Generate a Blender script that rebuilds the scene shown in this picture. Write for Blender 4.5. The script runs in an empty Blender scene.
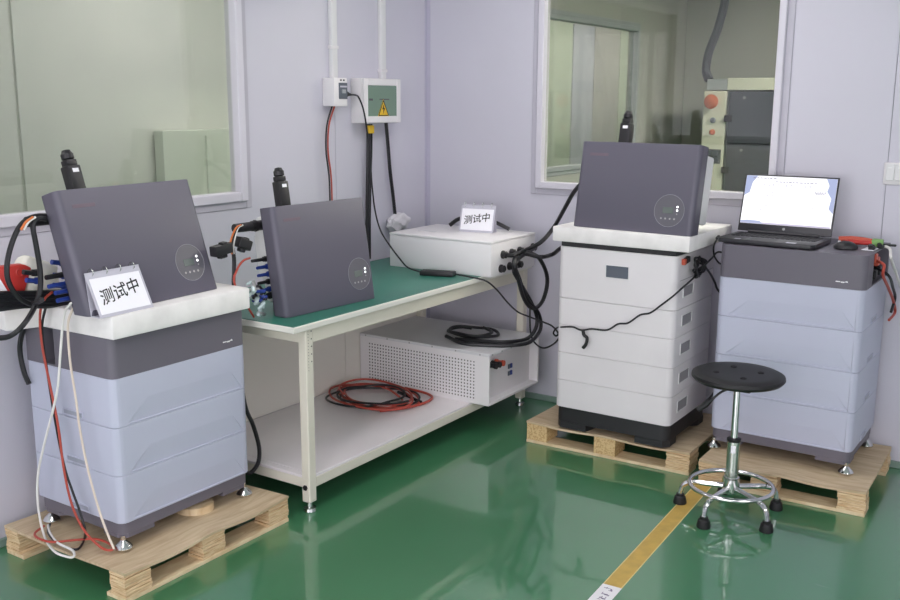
import bpy, bmesh, math, random
from mathutils import Vector, Matrix
random.seed(7)
SC = bpy.context.scene
COL = SC.collection
PI = math.pi
R = math.radians

# ------------------------------------------------------------------ camera, world, exposure
F_PX, YAW, PITCH, ROLL, CAM_H = 980.47, R(33.693), R(11.499), R(0.248), 1.6
FW = Vector((math.cos(PITCH)*math.cos(YAW), math.cos(PITCH)*math.sin(YAW), -math.sin(PITCH)))
_r = FW.cross(Vector((0, 0, 1))).normalized()
_u = _r.cross(FW)
RT = _r*math.cos(ROLL) + _u*math.sin(ROLL)
UP = RT.cross(FW)
cam_d = bpy.data.cameras.new('camera')
cam = bpy.data.objects.new('camera', cam_d)
COL.objects.link(cam)
cam_d.sensor_width = 36.0
cam_d.lens = F_PX*36.0/900.0
cam_d.clip_start = 0.05
cam.matrix_world = Matrix(((RT.x, UP.x, -FW.x, 0), (RT.y, UP.y, -FW.y, 0), (RT.z, UP.z, -FW.z, CAM_H), (0, 0, 0, 1)))
SC.camera = cam
SC.view_settings.view_transform = 'Standard'
SC.view_settings.look = 'None'
SC.view_settings.gamma = 1.0
SC.view_settings.use_curve_mapping = False
SC.view_settings.exposure = 0.19
wd = bpy.data.worlds.new('world')
SC.world = wd
wd.use_nodes = True
wd.node_tree.nodes['Background'].inputs[0].default_value = (0.75, 0.8, 0.9, 1)
wd.node_tree.nodes['Background'].inputs[1].default_value = 0.3
LED_MAIN, LED_CORR, LED_SIDE, FILL = 6.4, 10.5, 80.0, 3.1  # last value: glow of the two added fill windows

# a pixel gives a direction; the plane it touches gives the distance
def _ray(px, py):
    return FW + RT*((px-450)/F_PX) - UP*((py-300)/F_PX)
def X_(px, py, x):
    d = _ray(px, py); return Vector((0, 0, CAM_H)) + d*(x/d.x)
def Y_(px, py, y):
    d = _ray(px, py); return Vector((0, 0, CAM_H)) + d*(y/d.y)
def Z_(px, py, z):
    d = _ray(px, py); return Vector((0, 0, CAM_H)) + d*((z-CAM_H)/d.z)

# ------------------------------------------------------------------ materials
def lin(c):
    out = []
    for v in c:
        v /= 255.0
        out.append(v/12.92 if v <= 0.04045 else ((v+0.055)/1.055)**2.4)
    return (*out, 1.0)
MATS = {}
def mat(name, rgb, rough=0.5, metal=0.0, coat=0.0, var=0.0, vscale=8.0, bump=0.0, bscale=200.0, emit=0.0, spec=0.5, rgb2=None):
    m = bpy.data.materials.new(name); m.use_nodes = True
    nt = m.node_tree; b = nt.nodes['Principled BSDF']
    b.inputs['Base Color'].default_value = lin(rgb)
    b.inputs['Roughness'].default_value = rough
    b.inputs['Metallic'].default_value = metal
    b.inputs['Coat Weight'].default_value = coat
    b.inputs['Coat Roughness'].default_value = 0.06
    b.inputs['Specular IOR Level'].default_value = spec
    if emit:
        b.inputs['Emission Color'].default_value = lin(rgb)
        b.inputs['Emission Strength'].default_value = emit
    if var or bump:
        tc = nt.nodes.new('ShaderNodeTexCoord')
    if var:
        n = nt.nodes.new('ShaderNodeTexNoise'); n.inputs['Scale'].default_value = vscale; n.inputs['Detail'].default_value = 6
        nt.links.new(tc.outputs['Object'], n.inputs['Vector'])
        mx = nt.nodes.new('ShaderNodeMix'); mx.data_type = 'RGBA'
        c2 = rgb2 or tuple(max(0, v*(1-var)) for v in rgb)
        mx.inputs[6].default_value = lin(c2); mx.inputs[7].default_value = lin(rgb)
        cr = nt.nodes.new('ShaderNodeValToRGB'); cr.color_ramp.elements[0].position = 0.3; cr.color_ramp.elements[1].position = 0.65
        nt.links.new(n.outputs['Fac'], cr.inputs['Fac']); nt.links.new(cr.outputs['Color'], mx.inputs[0])
        nt.links.new(mx.outputs[2], b.inputs['Base Color'])
    if bump:
        n2 = nt.nodes.new('ShaderNodeTexNoise'); n2.inputs['Scale'].default_value = bscale; n2.inputs['Detail'].default_value = 3
        nt.links.new(tc.outputs['Object'], n2.inputs['Vector'])
        bp = nt.nodes.new('ShaderNodeBump'); bp.inputs['Strength'].default_value = bump; bp.inputs['Distance'].default_value = 0.002
        nt.links.new(n2.outputs['Fac'], bp.inputs['Height']); nt.links.new(bp.outputs['Normal'], b.inputs['Normal'])
    MATS[name] = m
    return m
mat('wall_paint', (206, 204, 215), 0.42, var=0.02, vscale=1.5)
mat('wall_core', (150, 149, 160), 0.6)
mat('ceiling_paint', (225, 225, 228), 0.8)
mat('cove', (128, 150, 140), 0.45)
mat('alu', (214, 211, 220), 0.35)
mat('alu_dark', (188, 185, 196), 0.4)
mat('trim_grey', (190, 187, 204), 0.45)
mat('blue_shell', (190, 193, 211), 0.42, var=0.015, vscale=3)
mat('grey_shell', (106, 102, 112), 0.45, bump=0.08)
mat('inverter_grey', (95, 92, 105), 0.45, 0.1, bump=0.06)
mat('inverter_disc', (98, 96, 104), 0.38)
mat('ring_line', (146, 144, 151), 0.4)
mat('lcd', (104, 112, 108), 0.25)
mat('led', (255, 255, 255), 0.4, emit=1.6)
mat('mark', (176, 172, 174), 0.5)
mat('logo_white', (240, 240, 240), 0.5)
mat('logo_red', (112, 96, 108), 0.5)
mat('cast_white', (226, 226, 226), 0.4)
mat('off_white', (228, 224, 226), 0.4, var=0.02, vscale=4)
mat('foam', (243, 240, 238), 0.9, var=0.05, vscale=14, bump=0.25, bscale=60)
mat('black_plastic', (32, 31, 34), 0.45)
mat('black_base', (40, 39, 42), 0.5)
mat('rubber', (24, 24, 26), 0.55)
mat('cable_black', (26, 26, 30), 0.42)
mat('cable_red', (176, 72, 58), 0.45)
mat('cable_orange', (214, 120, 62), 0.45)
mat('cable_white', (232, 230, 226), 0.5)
mat('cable_cream', (220, 206, 192), 0.5)
mat('bench_cream', (224, 219, 204), 0.4, var=0.02, vscale=5)
mat('bench_rim', (228, 227, 218), 0.4)
mat('bench_mat', (48, 122, 104), 0.42, coat=0.15, var=0.06, vscale=5)
mat('shelf_board', (234, 228, 230), 0.35, var=0.03, vscale=3)
mat('box_white', (230, 227, 228), 0.42)
mat('box_grey', (214, 213, 216), 0.45)
mat('hole', (70, 70, 74), 0.8)
mat('chrome', (222, 222, 222), 0.12, 1.0)
mat('chrome_soft', (200, 204, 198), 0.25, 1.0)
mat('screw', (150, 150, 150), 0.35, 0.9)
mat('red_plastic', (190, 52, 46), 0.4)
mat('orange_red', (194, 84, 62), 0.4)
mat('green_plastic', (120, 165, 90), 0.45)
mat('blue_plastic', (40, 62, 140), 0.4)
mat('clear_plastic', (196, 212, 214), 0.2)
mat('screen_dark', (92, 98, 108), 0.3)
mat('door_green', (112, 138, 120), 0.15, coat=0.4)
mat('yellow', (232, 190, 40), 0.5)
mat('tape_yellow', (202, 168, 84), 0.5, var=0.1, vscale=18)
mat('tape_edge', (222, 204, 140), 0.5)
mat('tape_white', (232, 230, 232), 0.5)
mat('ink', (28, 26, 30), 0.7)
mat('ink_faint', (112, 100, 130), 0.7)
mat('paper', (248, 247, 252), 0.7)
mat('sleeve', (196, 194, 206), 0.3)
mat('laptop_black', (44, 43, 48), 0.4)
mat('key', (30, 30, 33), 0.5)
mat('key_deck', (92, 90, 98), 0.4)
mat('rail_steel', (176, 176, 176), 0.3, 0.8)
mat('machine_cream', (206, 206, 190), 0.45)
mat('machine_dark', (70, 74, 82), 0.4)
mat('machine_trim', (160, 164, 168), 0.45)
mat('dim_wall', (172, 172, 166), 0.6)
mat('corr_wall', (216, 218, 208), 0.5, var=0.03, vscale=2)
mat('corr_low', (206, 212, 198), 0.5)
mat('corr_lav', (216, 218, 228), 0.5)
mat('corr_grey', (206, 204, 198), 0.5)
mat('corr_green', (218, 228, 206), 0.5)
mat('putty', (216, 214, 218), 0.8, bump=0.5, bscale=70)
mat('bag', (226, 223, 212), 0.4, bump=0.4, bscale=80)


mat('panel_cream', (226, 222, 212), 0.45)
mat('grip_pale', (150, 148, 152), 0.5)
mat('button_orange', (196, 104, 72), 0.5)
mat('grip_tone', (158, 162, 176), 0.5)
def wood(name, c1, c2, axis_scale, chip=False):
    m = bpy.data.materials.new(name); m.use_nodes = True
    nt = m.node_tree; b = nt.nodes['Principled BSDF']; b.inputs['Roughness'].default_value = 0.65
    tc = nt.nodes.new('ShaderNodeTexCoord'); mp = nt.nodes.new('ShaderNodeMapping')
    mp.inputs['Scale'].default_value = axis_scale
    nt.links.new(tc.outputs['Object'], mp.inputs['Vector'])
    n = nt.nodes.new('ShaderNodeTexVoronoi' if chip else 'ShaderNodeTexNoise')
    n.inputs['Scale'].default_value = 170 if chip else 6
    if not chip:
        n.inputs['Detail'].default_value = 8; n.inputs['Distortion'].default_value = 0.6
    nt.links.new(mp.outputs['Vector'], n.inputs['Vector'])
    cr = nt.nodes.new('ShaderNodeValToRGB')
    cr.color_ramp.elements[0].color = lin(c2); cr.color_ramp.elements[1].color = lin(c1)
    cr.color_ramp.elements[0].position = 0.3; cr.color_ramp.elements[1].position = 0.62
    nt.links.new(n.outputs['Color'] if chip else n.outputs['Fac'], cr.inputs['Fac'])
    nt.links.new(cr.outputs['Color'], b.inputs['Base Color'])
    MATS[name] = m
wood('ply_face', (210, 190, 158), (186, 162, 130), (1, 7, 3))
wood('ply_edge', (232, 208, 168), (196, 156, 112), (3, 3, 40))
wood('chip_block', (218, 190, 140), (192, 156, 106), (1, 1, 1), True)
wood('pale_wood', (228, 208, 172), (206, 178, 136), (2, 9, 2))

def floor_material():
    m = bpy.data.materials.new('epoxy_green'); m.use_nodes = True
    nt = m.node_tree; b = nt.nodes['Principled BSDF']
    tc = nt.nodes.new('ShaderNodeTexCoord')
    n = nt.nodes.new('ShaderNodeTexNoise'); n.inputs['Scale'].default_value = 1.4; n.inputs['Detail'].default_value = 5
    nt.links.new(tc.outputs['Object'], n.inputs['Vector'])
    cr = nt.nodes.new('ShaderNodeValToRGB')
    cr.color_ramp.elements[0].color = lin((56, 116, 78)); cr.color_ramp.elements[1].color = lin((70, 132, 92))
    nt.links.new(n.outputs['Fac'], cr.inputs['Fac'])
    # fine scuffs worn into the coating
    w = nt.nodes.new('ShaderNodeTexNoise'); w.inputs['Scale'].default_value = 26; w.inputs['Detail'].default_value = 8
    mp = nt.nodes.new('ShaderNodeMapping'); mp.inputs['Scale'].default_value = (1, 0.16, 1); mp.inputs['Rotation'].default_value = (0, 0, 0.5)
    nt.links.new(tc.outputs['Object'], mp.inputs['Vector']); nt.links.new(mp.outputs['Vector'], w.inputs['Vector'])
    sr = nt.nodes.new('ShaderNodeValToRGB'); sr.color_ramp.elements[0].position = 0.70; sr.color_ramp.elements[1].position = 0.80
    sr.color_ramp.elements[1].color = (0.35, 0.35, 0.35, 1)
    nt.links.new(w.outputs['Fac'], sr.inputs['Fac'])
    mx = nt.nodes.new('ShaderNodeMix'); mx.data_type = 'RGBA'; mx.inputs[7].default_value = lin((150, 180, 160))
    nt.links.new(sr.outputs['Color'], mx.inputs[0]); nt.links.new(cr.outputs['Color'], mx.inputs[6])
    nt.links.new(mx.outputs[2], b.inputs['Base Color'])
    b.inputs['Roughness'].default_value = 0.3
    b.inputs['Coat Weight'].default_value = 1.0
    b.inputs['Coat IOR'].default_value = 1.6
    rr = nt.nodes.new('ShaderNodeMapRange'); rr.inputs[3].default_value = 0.02; rr.inputs[4].default_value = 0.075
    nt.links.new(n.outputs['Fac'], rr.inputs[0]); nt.links.new(rr.outputs[0], b.inputs['Coat Roughness'])
    n3 = nt.nodes.new('ShaderNodeTexNoise'); n3.inputs['Scale'].default_value = 9; n3.inputs['Detail'].default_value = 2
    nt.links.new(tc.outputs['Object'], n3.inputs['Vector'])
    bp = nt.nodes.new('ShaderNodeBump'); bp.inputs['Strength'].default_value = 0.05; bp.inputs['Distance'].default_value = 0.01
    nt.links.new(n3.outputs['Fac'], bp.inputs['Height'])
    nt.links.new(bp.outputs['Normal'], b.inputs['Coat Normal'])
    MATS['floor'] = m
floor_material()
def glass_material(name, tint, ior=1.5):
    m = bpy.data.materials.new(name); m.use_nodes = True
    nt = m.node_tree; nt.nodes.remove(nt.nodes['Principled BSDF'])
    out = nt.nodes['Material Output']
    t = nt.nodes.new('ShaderNodeBsdfTransparent'); t.inputs[0].default_value = lin(tint)
    g = nt.nodes.new('ShaderNodeBsdfGlossy'); g.inputs['Roughness'].default_value = 0.0
    lw = nt.nodes.new('ShaderNodeLayerWeight'); lw.inputs[0].default_value = 0.5      # Schlick reflectance, same from both sides
    pw = nt.nodes.new('ShaderNodeMath'); pw.operation = 'POWER'; pw.inputs[1].default_value = 5.0
    f = nt.nodes.new('ShaderNodeMath'); f.operation = 'MULTIPLY_ADD'; f0 = ((ior-1)/(ior+1))**2
    f.inputs[1].default_value = 1-f0; f.inputs[2].default_value = f0
    nt.links.new(lw.outputs['Facing'], pw.inputs[0]); nt.links.new(pw.outputs[0], f.inputs[0])
    mx = nt.nodes.new('ShaderNodeMixShader')
    nt.links.new(f.outputs[0], mx.inputs[0]); nt.links.new(t.outputs[0], mx.inputs[1]); nt.links.new(g.outputs[0], mx.inputs[2])
    nt.links.new(mx.outputs[0], out.inputs[0])
    MATS[name] = m
glass_material('glass_green', (240, 243, 238), 1.6)
glass_material('glass_grey', (230, 230, 226), 1.6)
def emitter(name, rgb, s):
    m = bpy.data.materials.new(name); m.use_nodes = True
    nt = m.node_tree; nt.nodes.remove(nt.nodes['Principled BSDF'])
    e = nt.nodes.new('ShaderNodeEmission'); e.inputs[0].default_value = lin(rgb); e.inputs[1].default_value = s
    nt.links.new(e.outputs[0], nt.nodes['Material Output'].inputs[0])
    MATS[name] = m
emitter('led_main', (255, 250, 252), LED_MAIN)
emitter('fill_pane', (252, 248, 255), FILL*1.55)  # glowing pane of the window added behind the camera
emitter('fill_pane_side', (252, 248, 255), FILL*0.8)  # weaker glow for the window added opposite the bench
emitter('led_corr', (255, 246, 254), LED_CORR)
emitter('led_side', (255, 252, 244), LED_SIDE)
emitter('screen_white', (250, 250, 255), 1.15)
emitter('screen_blue', (186, 196, 232), 0.85)
emitter('screen_text', (150, 140, 168), 0.7)
emitter('screen_bar', (214, 206, 232), 0.85)

# ------------------------------------------------------------------ mesh helpers
def new(): return bmesh.new()
def merge(bm, tmp, M=None):
    mp = {}
    for v in tmp.verts:
        mp[v] = bm.verts.new(M @ v.co if M else v.co)
    for f in tmp.faces:
        try: bm.faces.new([mp[v] for v in f.verts])
        except ValueError: pass
    tmp.free()
    return bm
def bx(bm, lo, hi, bev=0.0, seg=1, M=None):
    t = new(); bmesh.ops.create_cube(t, size=1.0)
    c = (Vector(lo)+Vector(hi))/2; s = Vector(hi)-Vector(lo)
    for v in t.verts: v.co = Vector((v.co.x*s.x, v.co.y*s.y, v.co.z*s.z)) + c
    if bev: bmesh.ops.bevel(t, geom=t.edges[:], offset=min(bev, min(abs(q) for q in s)*0.45), segments=seg, affect='EDGES', profile=0.5)
    return merge(bm, t, M)
def smooth_path(pts, sub=6):
    pts = [Vector(p) for p in pts]
    if len(pts) < 3: return pts
    out = []
    for i in range(len(pts)-1):
        p0 = pts[i-1] if i else pts[0]*2-pts[1]
        p1, p2 = pts[i], pts[i+1]
        p3 = pts[i+2] if i+2 < len(pts) else pts[-1]*2-pts[-2]
        for k in range(sub):
            t = k/sub
            out.append(0.5*((2*p1)+(p2-p0)*t+(2*p0-5*p1+4*p2-p3)*t*t+(3*p1-p0-3*p2+p3)*t**3))
    out.append(pts[-1])
    return out
def tube(bm, pts, r, n=8, closed=False, radii=None):
    pts = [Vector(p) for p in pts]; m = len(pts); rings = []
    nrm = None
    for i, p in enumerate(pts):
        if closed: d = pts[(i+1) % m]-pts[i-1]
        else: d = pts[min(i+1, m-1)]-pts[max(i-1, 0)]
        if d.length < 1e-9: d = Vector((0, 0, 1))
        d.normalize()
        if nrm is None:
            a = Vector((0, 0, 1)) if abs(d.z) < 0.9 else Vector((1, 0, 0))
            nrm = d.cross(a).normalized()
        else:
            nrm = nrm - d*nrm.dot(d)
            nrm = nrm.normalized() if nrm.length > 1e-6 else d.orthogonal().normalized()
        b = d.cross(nrm)
        rr = radii[i] if radii else r
        rings.append([bm.verts.new(p+(nrm*math.cos(2*PI*k/n)+b*math.sin(2*PI*k/n))*rr) for k in range(n)])
    for i in range(m if closed else m-1):
        a, c = rings[i], rings[(i+1) % m]
        for k in range(n): bm.faces.new((a[k], a[(k+1) % n], c[(k+1) % n], c[k]))
    if not closed:
        bm.faces.new(rings[0][::-1]); bm.faces.new(rings[-1])
    return bm
def lathe(bm, prof, n=24, M=None):
    rings = []
    for r, z in prof:
        if r < 1e-6: rings.append([bm.verts.new((M @ Vector((0, 0, z))) if M else (0, 0, z))])
        else:
            ring = []
            for k in range(n):
                v = Vector((r*math.cos(2*PI*k/n), r*math.sin(2*PI*k/n), z))
                ring.append(bm.verts.new(M @ v if M else v))
            rings.append(ring)
    for a, b in zip(rings, rings[1:]):
        if len(a) == 1 and len(b) == 1: continue
        for k in range(n):
            if len(a) == 1: bm.faces.new((a[0], b[k], b[(k+1) % n]))
            elif len(b) == 1: bm.faces.new((a[k], a[(k+1) % n], b[0]))
            else: bm.faces.new((a[k], a[(k+1) % n], b[(k+1) % n], b[k]))
    if len(rings[0]) > 1: bm.faces.new(rings[0][::-1])
    if len(rings[-1]) > 1: bm.faces.new(rings[-1])
    return bm
def prism(bm, poly, z0, z1, bev=0.0, seg=2, M=None):
    t = new()
    a = [t.verts.new((x, y, z0)) for x, y in poly]; b = [t.verts.new((x, y, z1)) for x, y in poly]
    n = len(poly); t.faces.new(a[::-1]); t.faces.new(b)
    for i in range(n): t.faces.new((a[i], a[(i+1) % n], b[(i+1) % n], b[i]))
    bmesh.ops.recalc_face_normals(t, faces=t.faces[:])
    if bev: bmesh.ops.bevel(t, geom=t.edges[:], offset=bev, segments=seg, affect='EDGES', profile=0.5)
    return merge(bm, t, M)
def rrect(w, d, r, seg=4, rb=None):
    """rounded footprint, x in [-w/2,w/2], y in [0,d]; r in front, rb at the back; starts at front right, front edge last"""
    rb = r if rb is None else rb
    pts = []
    for cx, cy, a0, q in ((w/2-r, r, -90, r), (w/2-rb, d-rb, 0, rb), (-w/2+rb, d-rb, 90, rb), (-w/2+r, r, 180, r)):
        for k in range(seg+1):
            a = R(a0+90*k/seg); pts.append((cx+q*math.cos(a), cy+q*math.sin(a)))
    return pts
def rprism(bm, w, d, z0, z1, r, ch=0.0015, seg=4, rb=0.006, facet=None):
    """rounded-corner block with fine chamfers above and below; facet = recess depth of the slanted band in the front"""
    P = rrect(w, d, r, seg, rb); n = len(P)
    cx, cy = 0, d/2
    def ring(z, ins):
        return [bm.verts.new((x-ins*(1 if x > 0 else -1), y-ins*(1 if y > cy else -1), z)) for x, y in P]
    r0, r1, r2, r3 = ring(z0, ch), ring(z0+ch, 0), ring(z1-ch, 0), ring(z1, ch)
    bm.faces.new(r0[::-1]); bm.faces.new(r3)
    for a, b in ((r0, r1), (r1, r2), (r2, r3)):
        for i in range(n):
            if facet and a is r1 and i == n-1: continue
            bm.faces.new((a[i], a[(i+1) % n], b[(i+1) % n], b[i]))
    if facet:
        A, B, C, D = r1[n-1], r1[0], r2[0], r2[n-1]      # front: bottom left, bottom right, top right, top left
        h = z1-z0
        def V(u, v, y=0.0): return bm.verts.new(((u-0.5)*w, y, z0+h*v))
        p1, p2, p3, p4 = V(0.08, 0.035), V(0.23, 0.48), V(0.86, 0.48), V(0.955, 0.035)
        b1, b2 = V(0.10, 0.04, facet), V(0.945, 0.04, facet)
        for f in ((A, B, p4, p1), (B, C, p3, p4), (C, D, p2, p3), (D, A, p1, p2), (p2, b1, b2, p3), (p1, b1, p2), (p4, p3, b2), (p1, p4, b2, b1)):
            bm.faces.new(f)
    return bm
def disc(bm, c, r, axis='-y', n=24, th=0.001):
    rot = {'-y': Matrix.Rotation(R(90), 4, 'X'), 'z': Matrix.Identity(4), '-x': Matrix.Rotation(R(-90), 4, 'Y'), 'x': Matrix.Rotation(R(90), 4, 'Y')}[axis]
    return lathe(bm, [(r, 0), (r, th)], n, Matrix.Translation(c) @ rot)
def cyl(bm, p0, p1, r, n=12, r2=None):
    return tube(bm, [p0, p1], r, n, radii=[r, r if r2 is None else r2])
def obj(name, bm, m, parent=None, smooth=True, ang=35, mods=None):
    bmesh.ops.recalc_face_normals(bm, faces=bm.faces[:])
    me = bpy.data.meshes.new(name); bm.to_mesh(me); bm.free()
    me.materials.append(MATS[m])
    if smooth and len(me.polygons):
        me.shade_smooth(); me.set_sharp_from_angle(angle=R(ang))
    o = bpy.data.objects.new(name, me); COL.objects.link(o)
    if parent: o.parent = parent
    return o
def tag(o, label, cat, group=None):
    o['label'] = label; o['category'] = cat
    if group: o['group'] = group
    return o
def thing(name, label, cat, loc=(0, 0, 0), rz=0.0, rot=None, group=None):
    o = bpy.data.objects.new(name, None); COL.objects.link(o); o.empty_display_size = 0.05
    o.location = loc; o.rotation_euler = rot or (0, 0, rz)
    return tag(o, label, cat, group)
def struct(name, bm, m, label, cat, parent=None, smooth=False):
    o = obj(name, bm, m, parent, smooth)
    o['kind'] = 'structure'; tag(o, label, cat)
    return o
def text_bm(s, size, w_off=0.0, shear=0.0):
    """lettering laid flat in x/y, centred"""
    cu = bpy.data.curves.new('lettering', 'FONT'); cu.body = s; cu.size = size; cu.align_x = 'CENTER'; cu.align_y = 'CENTER'
    cu.offset = w_off; cu.shear = shear; cu.resolution_u = 3
    o = bpy.data.objects.new('lettering', cu); COL.objects.link(o)
    bpy.context.view_layer.update()
    me = bpy.data.meshes.new_from_object(o.evaluated_get(bpy.context.evaluated_depsgraph_get()))
    bm = new(); bm.from_mesh(me)
    bpy.data.objects.remove(o); bpy.data.meshes.remove(me); bpy.data.curves.remove(cu)
    return bm
def cable(name, label, pts, r, m='cable_black', cat='cable', sub=6, group=None, n=8):
    bm = new(); tube(bm, smooth_path(pts, sub), r, n)
    return tag(obj(name, bm, m), label, cat, group)

# ------------------------------------------------------------------ the room
WL, WR = 3.2, 4.559            # left wall plane y, right wall plane x
XN, YN, CZ = -2.4, -3.0, 2.75  # walls behind the camera, ceiling
bm = new(); bx(bm, (XN-0.1, YN-0.1, -0.1), (12.1, 5.4, 0)); struct('floor', bm, 'floor', 'glossy green epoxy floor of the test room', 'floor')
bm = new(); bx(bm, (XN-0.1, YN-0.1, CZ), (12.1, 5.4, CZ+0.1)); struct('ceiling', bm, 'ceiling_paint', 'plain white ceiling above the room', 'ceiling')
PT, TH = 0.004, 0.08
# left wall with window 1, and further along window 3 of the neighbouring room
W1 = (0.9, 3.145, 1.15, 2.35)     # opening x0,x1,z0,z1
W3 = (4.95, 7.45, 1.12, 2.17)
def wall_y(name, x0, x1, wins, y, m, label, m2=None):
    bm = new(); y0, y1 = y+PT, y+TH
    cur = x0
    for a, b, z0, z1 in wins:
        bx(bm, (cur, y0, 0), (a, y1, CZ)); bx(bm, (a, y0, 0), (b, y1, z0)); bx(bm, (a, y0, z1), (b, y1, CZ)); cur = b
    bx(bm, (cur, y0, 0), (x1, y1, CZ))
    return struct(name, bm, m, label, 'wall')
def wall_x(name, yl, yr, wins, x, m, label):
    bm = new(); x0, x1 = x+PT, x+TH
    cur = yr
    for a, b, z0, z1 in wins:
        bx(bm, (x0, cur, 0), (x1, a, CZ)); bx(bm, (x0, a, 0), (x1, b, z0)); bx(bm, (x0, a, z1), (x1, b, CZ)); cur = b
    bx(bm, (x0, cur, 0), (x1, yl, CZ))
    return struct(name, bm, m, label, 'wall')
wl = wall_y('wall_left', XN, WR+TH, [W1], WL, 'wall_core', 'lavender grey panel wall on the left with a wide window')
W2 = (1.262, 2.49, 1.15, 2.35)    # opening y0,y1
wr = wall_x('wall_right', WL+TH, YN, [W2], WR, 'wall_core', 'lavender grey panel wall on the right with a framed window')
GAP = 0.0015
def panel_l(a, b, z0=0.0, z1=CZ):
    bm = new(); bx(bm, (a+GAP, WL, z0), (b-GAP, WL+PT+0.001, z1)); obj('wall_panel', bm, 'wall_paint', wl, False)
for a, b in ((XN, -0.91), (-0.91, 0.26), (3.77, WR)): panel_l(a, b)
panel_l(0.26, 0.9)
for a, b in ((0.9, 1.43), (1.43, 2.6), (2.6, 3.145)):
    panel_l(a, b, 0, W1[2]); panel_l(a, b, W1[3], CZ)
panel_l(3.142, 3.77)
def panel_r(a, b, z0=0.0, z1=CZ):
    bm = new(); bx(bm, (WR, a+GAP, z0), (WR+PT+0.001, b-GAP, z1)); obj('wall_panel', bm, 'wall_paint', wr, False)
for a, b in ((YN, -1.55), (-1.55, -0.38), (-0.38, 0.79), (2.487, WL)): panel_r(a, b)
panel_r(0.79, 1.265)
for a, b in ((1.262, 1.96), (1.96, 2.49)):
    panel_r(a, b, 0, W2[2]); panel_r(a, b, W2[3], CZ)
bm = new(); W4 = (-1.2, 2.6, 0.45, 2.45)
bx(bm, (XN-0.08, YN, 0), (XN, W4[0], CZ)); bx(bm, (XN-0.08, W4[1], 0), (XN, WL+TH, CZ)); bx(bm, (XN-0.08, W4[0], 0), (XN, W4[1], W4[2])); bx(bm, (XN-0.08, W4[0], W4[3]), (XN, W4[1], CZ))
struct('wall_near', bm, 'wall_paint', 'lavender grey wall behind the viewer with an added glowing fill window', 'wall')
bm = new(); W5 = (-1.9, 2.0, 0.45, 2.45)
bx(bm, (XN, YN-0.08, 0), (W5[0], YN, CZ)); bx(bm, (W5[1], YN-0.08, 0), (8.6, YN, CZ)); bx(bm, (W5[0], YN-0.08, 0), (W5[1], YN, W5[2])); bx(bm, (W5[0], YN-0.08, W5[3]), (W5[1], YN, CZ))
struct('wall_rear', bm, 'wall_paint', 'lavender grey wall opposite the left wall with an added glowing fill window', 'wall')
# corner strip and base coves
bm = new()
bx(bm, (WR-0.022, WL-0.003, 0.03), (WR, WL, CZ), 0.001); bx(bm, (WR-0.003, WL-0.024, 0.03), (WR, WL, CZ), 0.001)
struct('trim_1', bm, 'trim_grey', 'narrow corner strip where the two panel walls meet', 'trim')
bm = new(); bx(bm, (XN, WL-0.012, 0), (WR, WL+0.002, 0.032), 0.003); struct('baseboard_left', bm, 'cove', 'low grey green base channel along the left wall', 'baseboard')
bm = new(); bx(bm, (WR-0.012, YN, 0), (WR+0.002, WL, 0.032), 0.003); struct('baseboard_right', bm, 'cove', 'low grey green base channel along the right wall', 'baseboard')

# window frames: an outer flat frame, an inner raised bead, a pane
def frame_bars(bm, plane, u0, u1, z0, z1, wdt, d0, d1, bev=0.002):
    """bars of a rectangular frame; outer rectangle u0..u1,z0..z1; depth d0..d1 along the wall normal"""
    def b(a0, a1, q0, q1):
        if plane == 'y': bx(bm, (a0, d0, q0), (a1, d1, q1), bev)
        else: bx(bm, (d0, a0, q0), (d1, a1, q1), bev)
    b(u0, u0+wdt, z0, z1); b(u1-wdt, u1, z0, z1); b(u0+wdt, u1-wdt, z0, z0+wdt); b(u0+wdt, u1-wdt, z1-wdt, z1)
def window(n, plane, at, u0, u1, z0, z1, glass, label, wo=0.034, wi=0.042, fm='alu_dark', im='alu'):
    w = bpy.data.objects.new('window_%d' % n, None); COL.objects.link(w)
    w.location = (0, 0, 0); w['kind'] = 'structure'; tag(w, label, 'window')
    bm = new(); frame_bars(bm, plane, u0, u1, z0, z1, wo, at-0.006, at+0.004); obj('outer_frame', bm, fm, w)
    bm = new(); frame_bars(bm, plane, u0+wo-0.002, u1-wo+0.002, z0+wo-0.002, z1-wo+0.002, wi, at-0.020, at+0.05, 0.004); obj('inner_frame', bm, im, w)
    bm = new(); k = wo+wi-0.01
    if plane == 'y': bx(bm, (u0+k, at+0.018, z0+k), (u1-k, at+0.024, z1-k))
    else: bx(bm, (at+0.018, u0+k, z0+k), (at+0.024, u1-k, z1-k))
    obj('pane', bm, glass, w, False)
    return w
window(1, 'y', WL, 0.86, 3.18, 1.125, 2.39, 'glass_green', 'wide aluminium framed window with pale green glass in left wall')
window(2, 'x', WR, 1.222, 2.528, 1.12, 2.39, 'glass_grey', 'aluminium framed window into the dim machine room', 0.034, 0.034)

w4 = bpy.data.objects.new('window_4', None); COL.objects.link(w4); w4['kind'] = 'structure'; tag(w4, 'long glowing fill window added in the wall behind the viewer', 'window')  # unseen window, added to light the room from the front
bm = new(); frame_bars(bm, 'x', W4[0]-0.03, W4[1]+0.03, W4[2]-0.03, W4[3]+0.03, 0.06, XN-0.06, XN+0.015)
obj('outer_frame', bm, 'alu', w4)
for k in range(1, 4):
    yk = W4[0]+(W4[1]-W4[0])*k/4; bm = new(); bx(bm, (XN-0.05, yk-0.025, W4[2]), (XN+0.005, yk+0.025, W4[3])); obj('mullion', bm, 'alu', w4)
for k in range(4):
    ya = W4[0]+(W4[1]-W4[0])*k/4; bm = new(); bx(bm, (XN-0.045, ya+0.02, W4[2]+0.02), (XN-0.035, ya+(W4[1]-W4[0])/4-0.02, W4[3]-0.02)); obj('pane', bm, 'fill_pane', w4, False)

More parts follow.
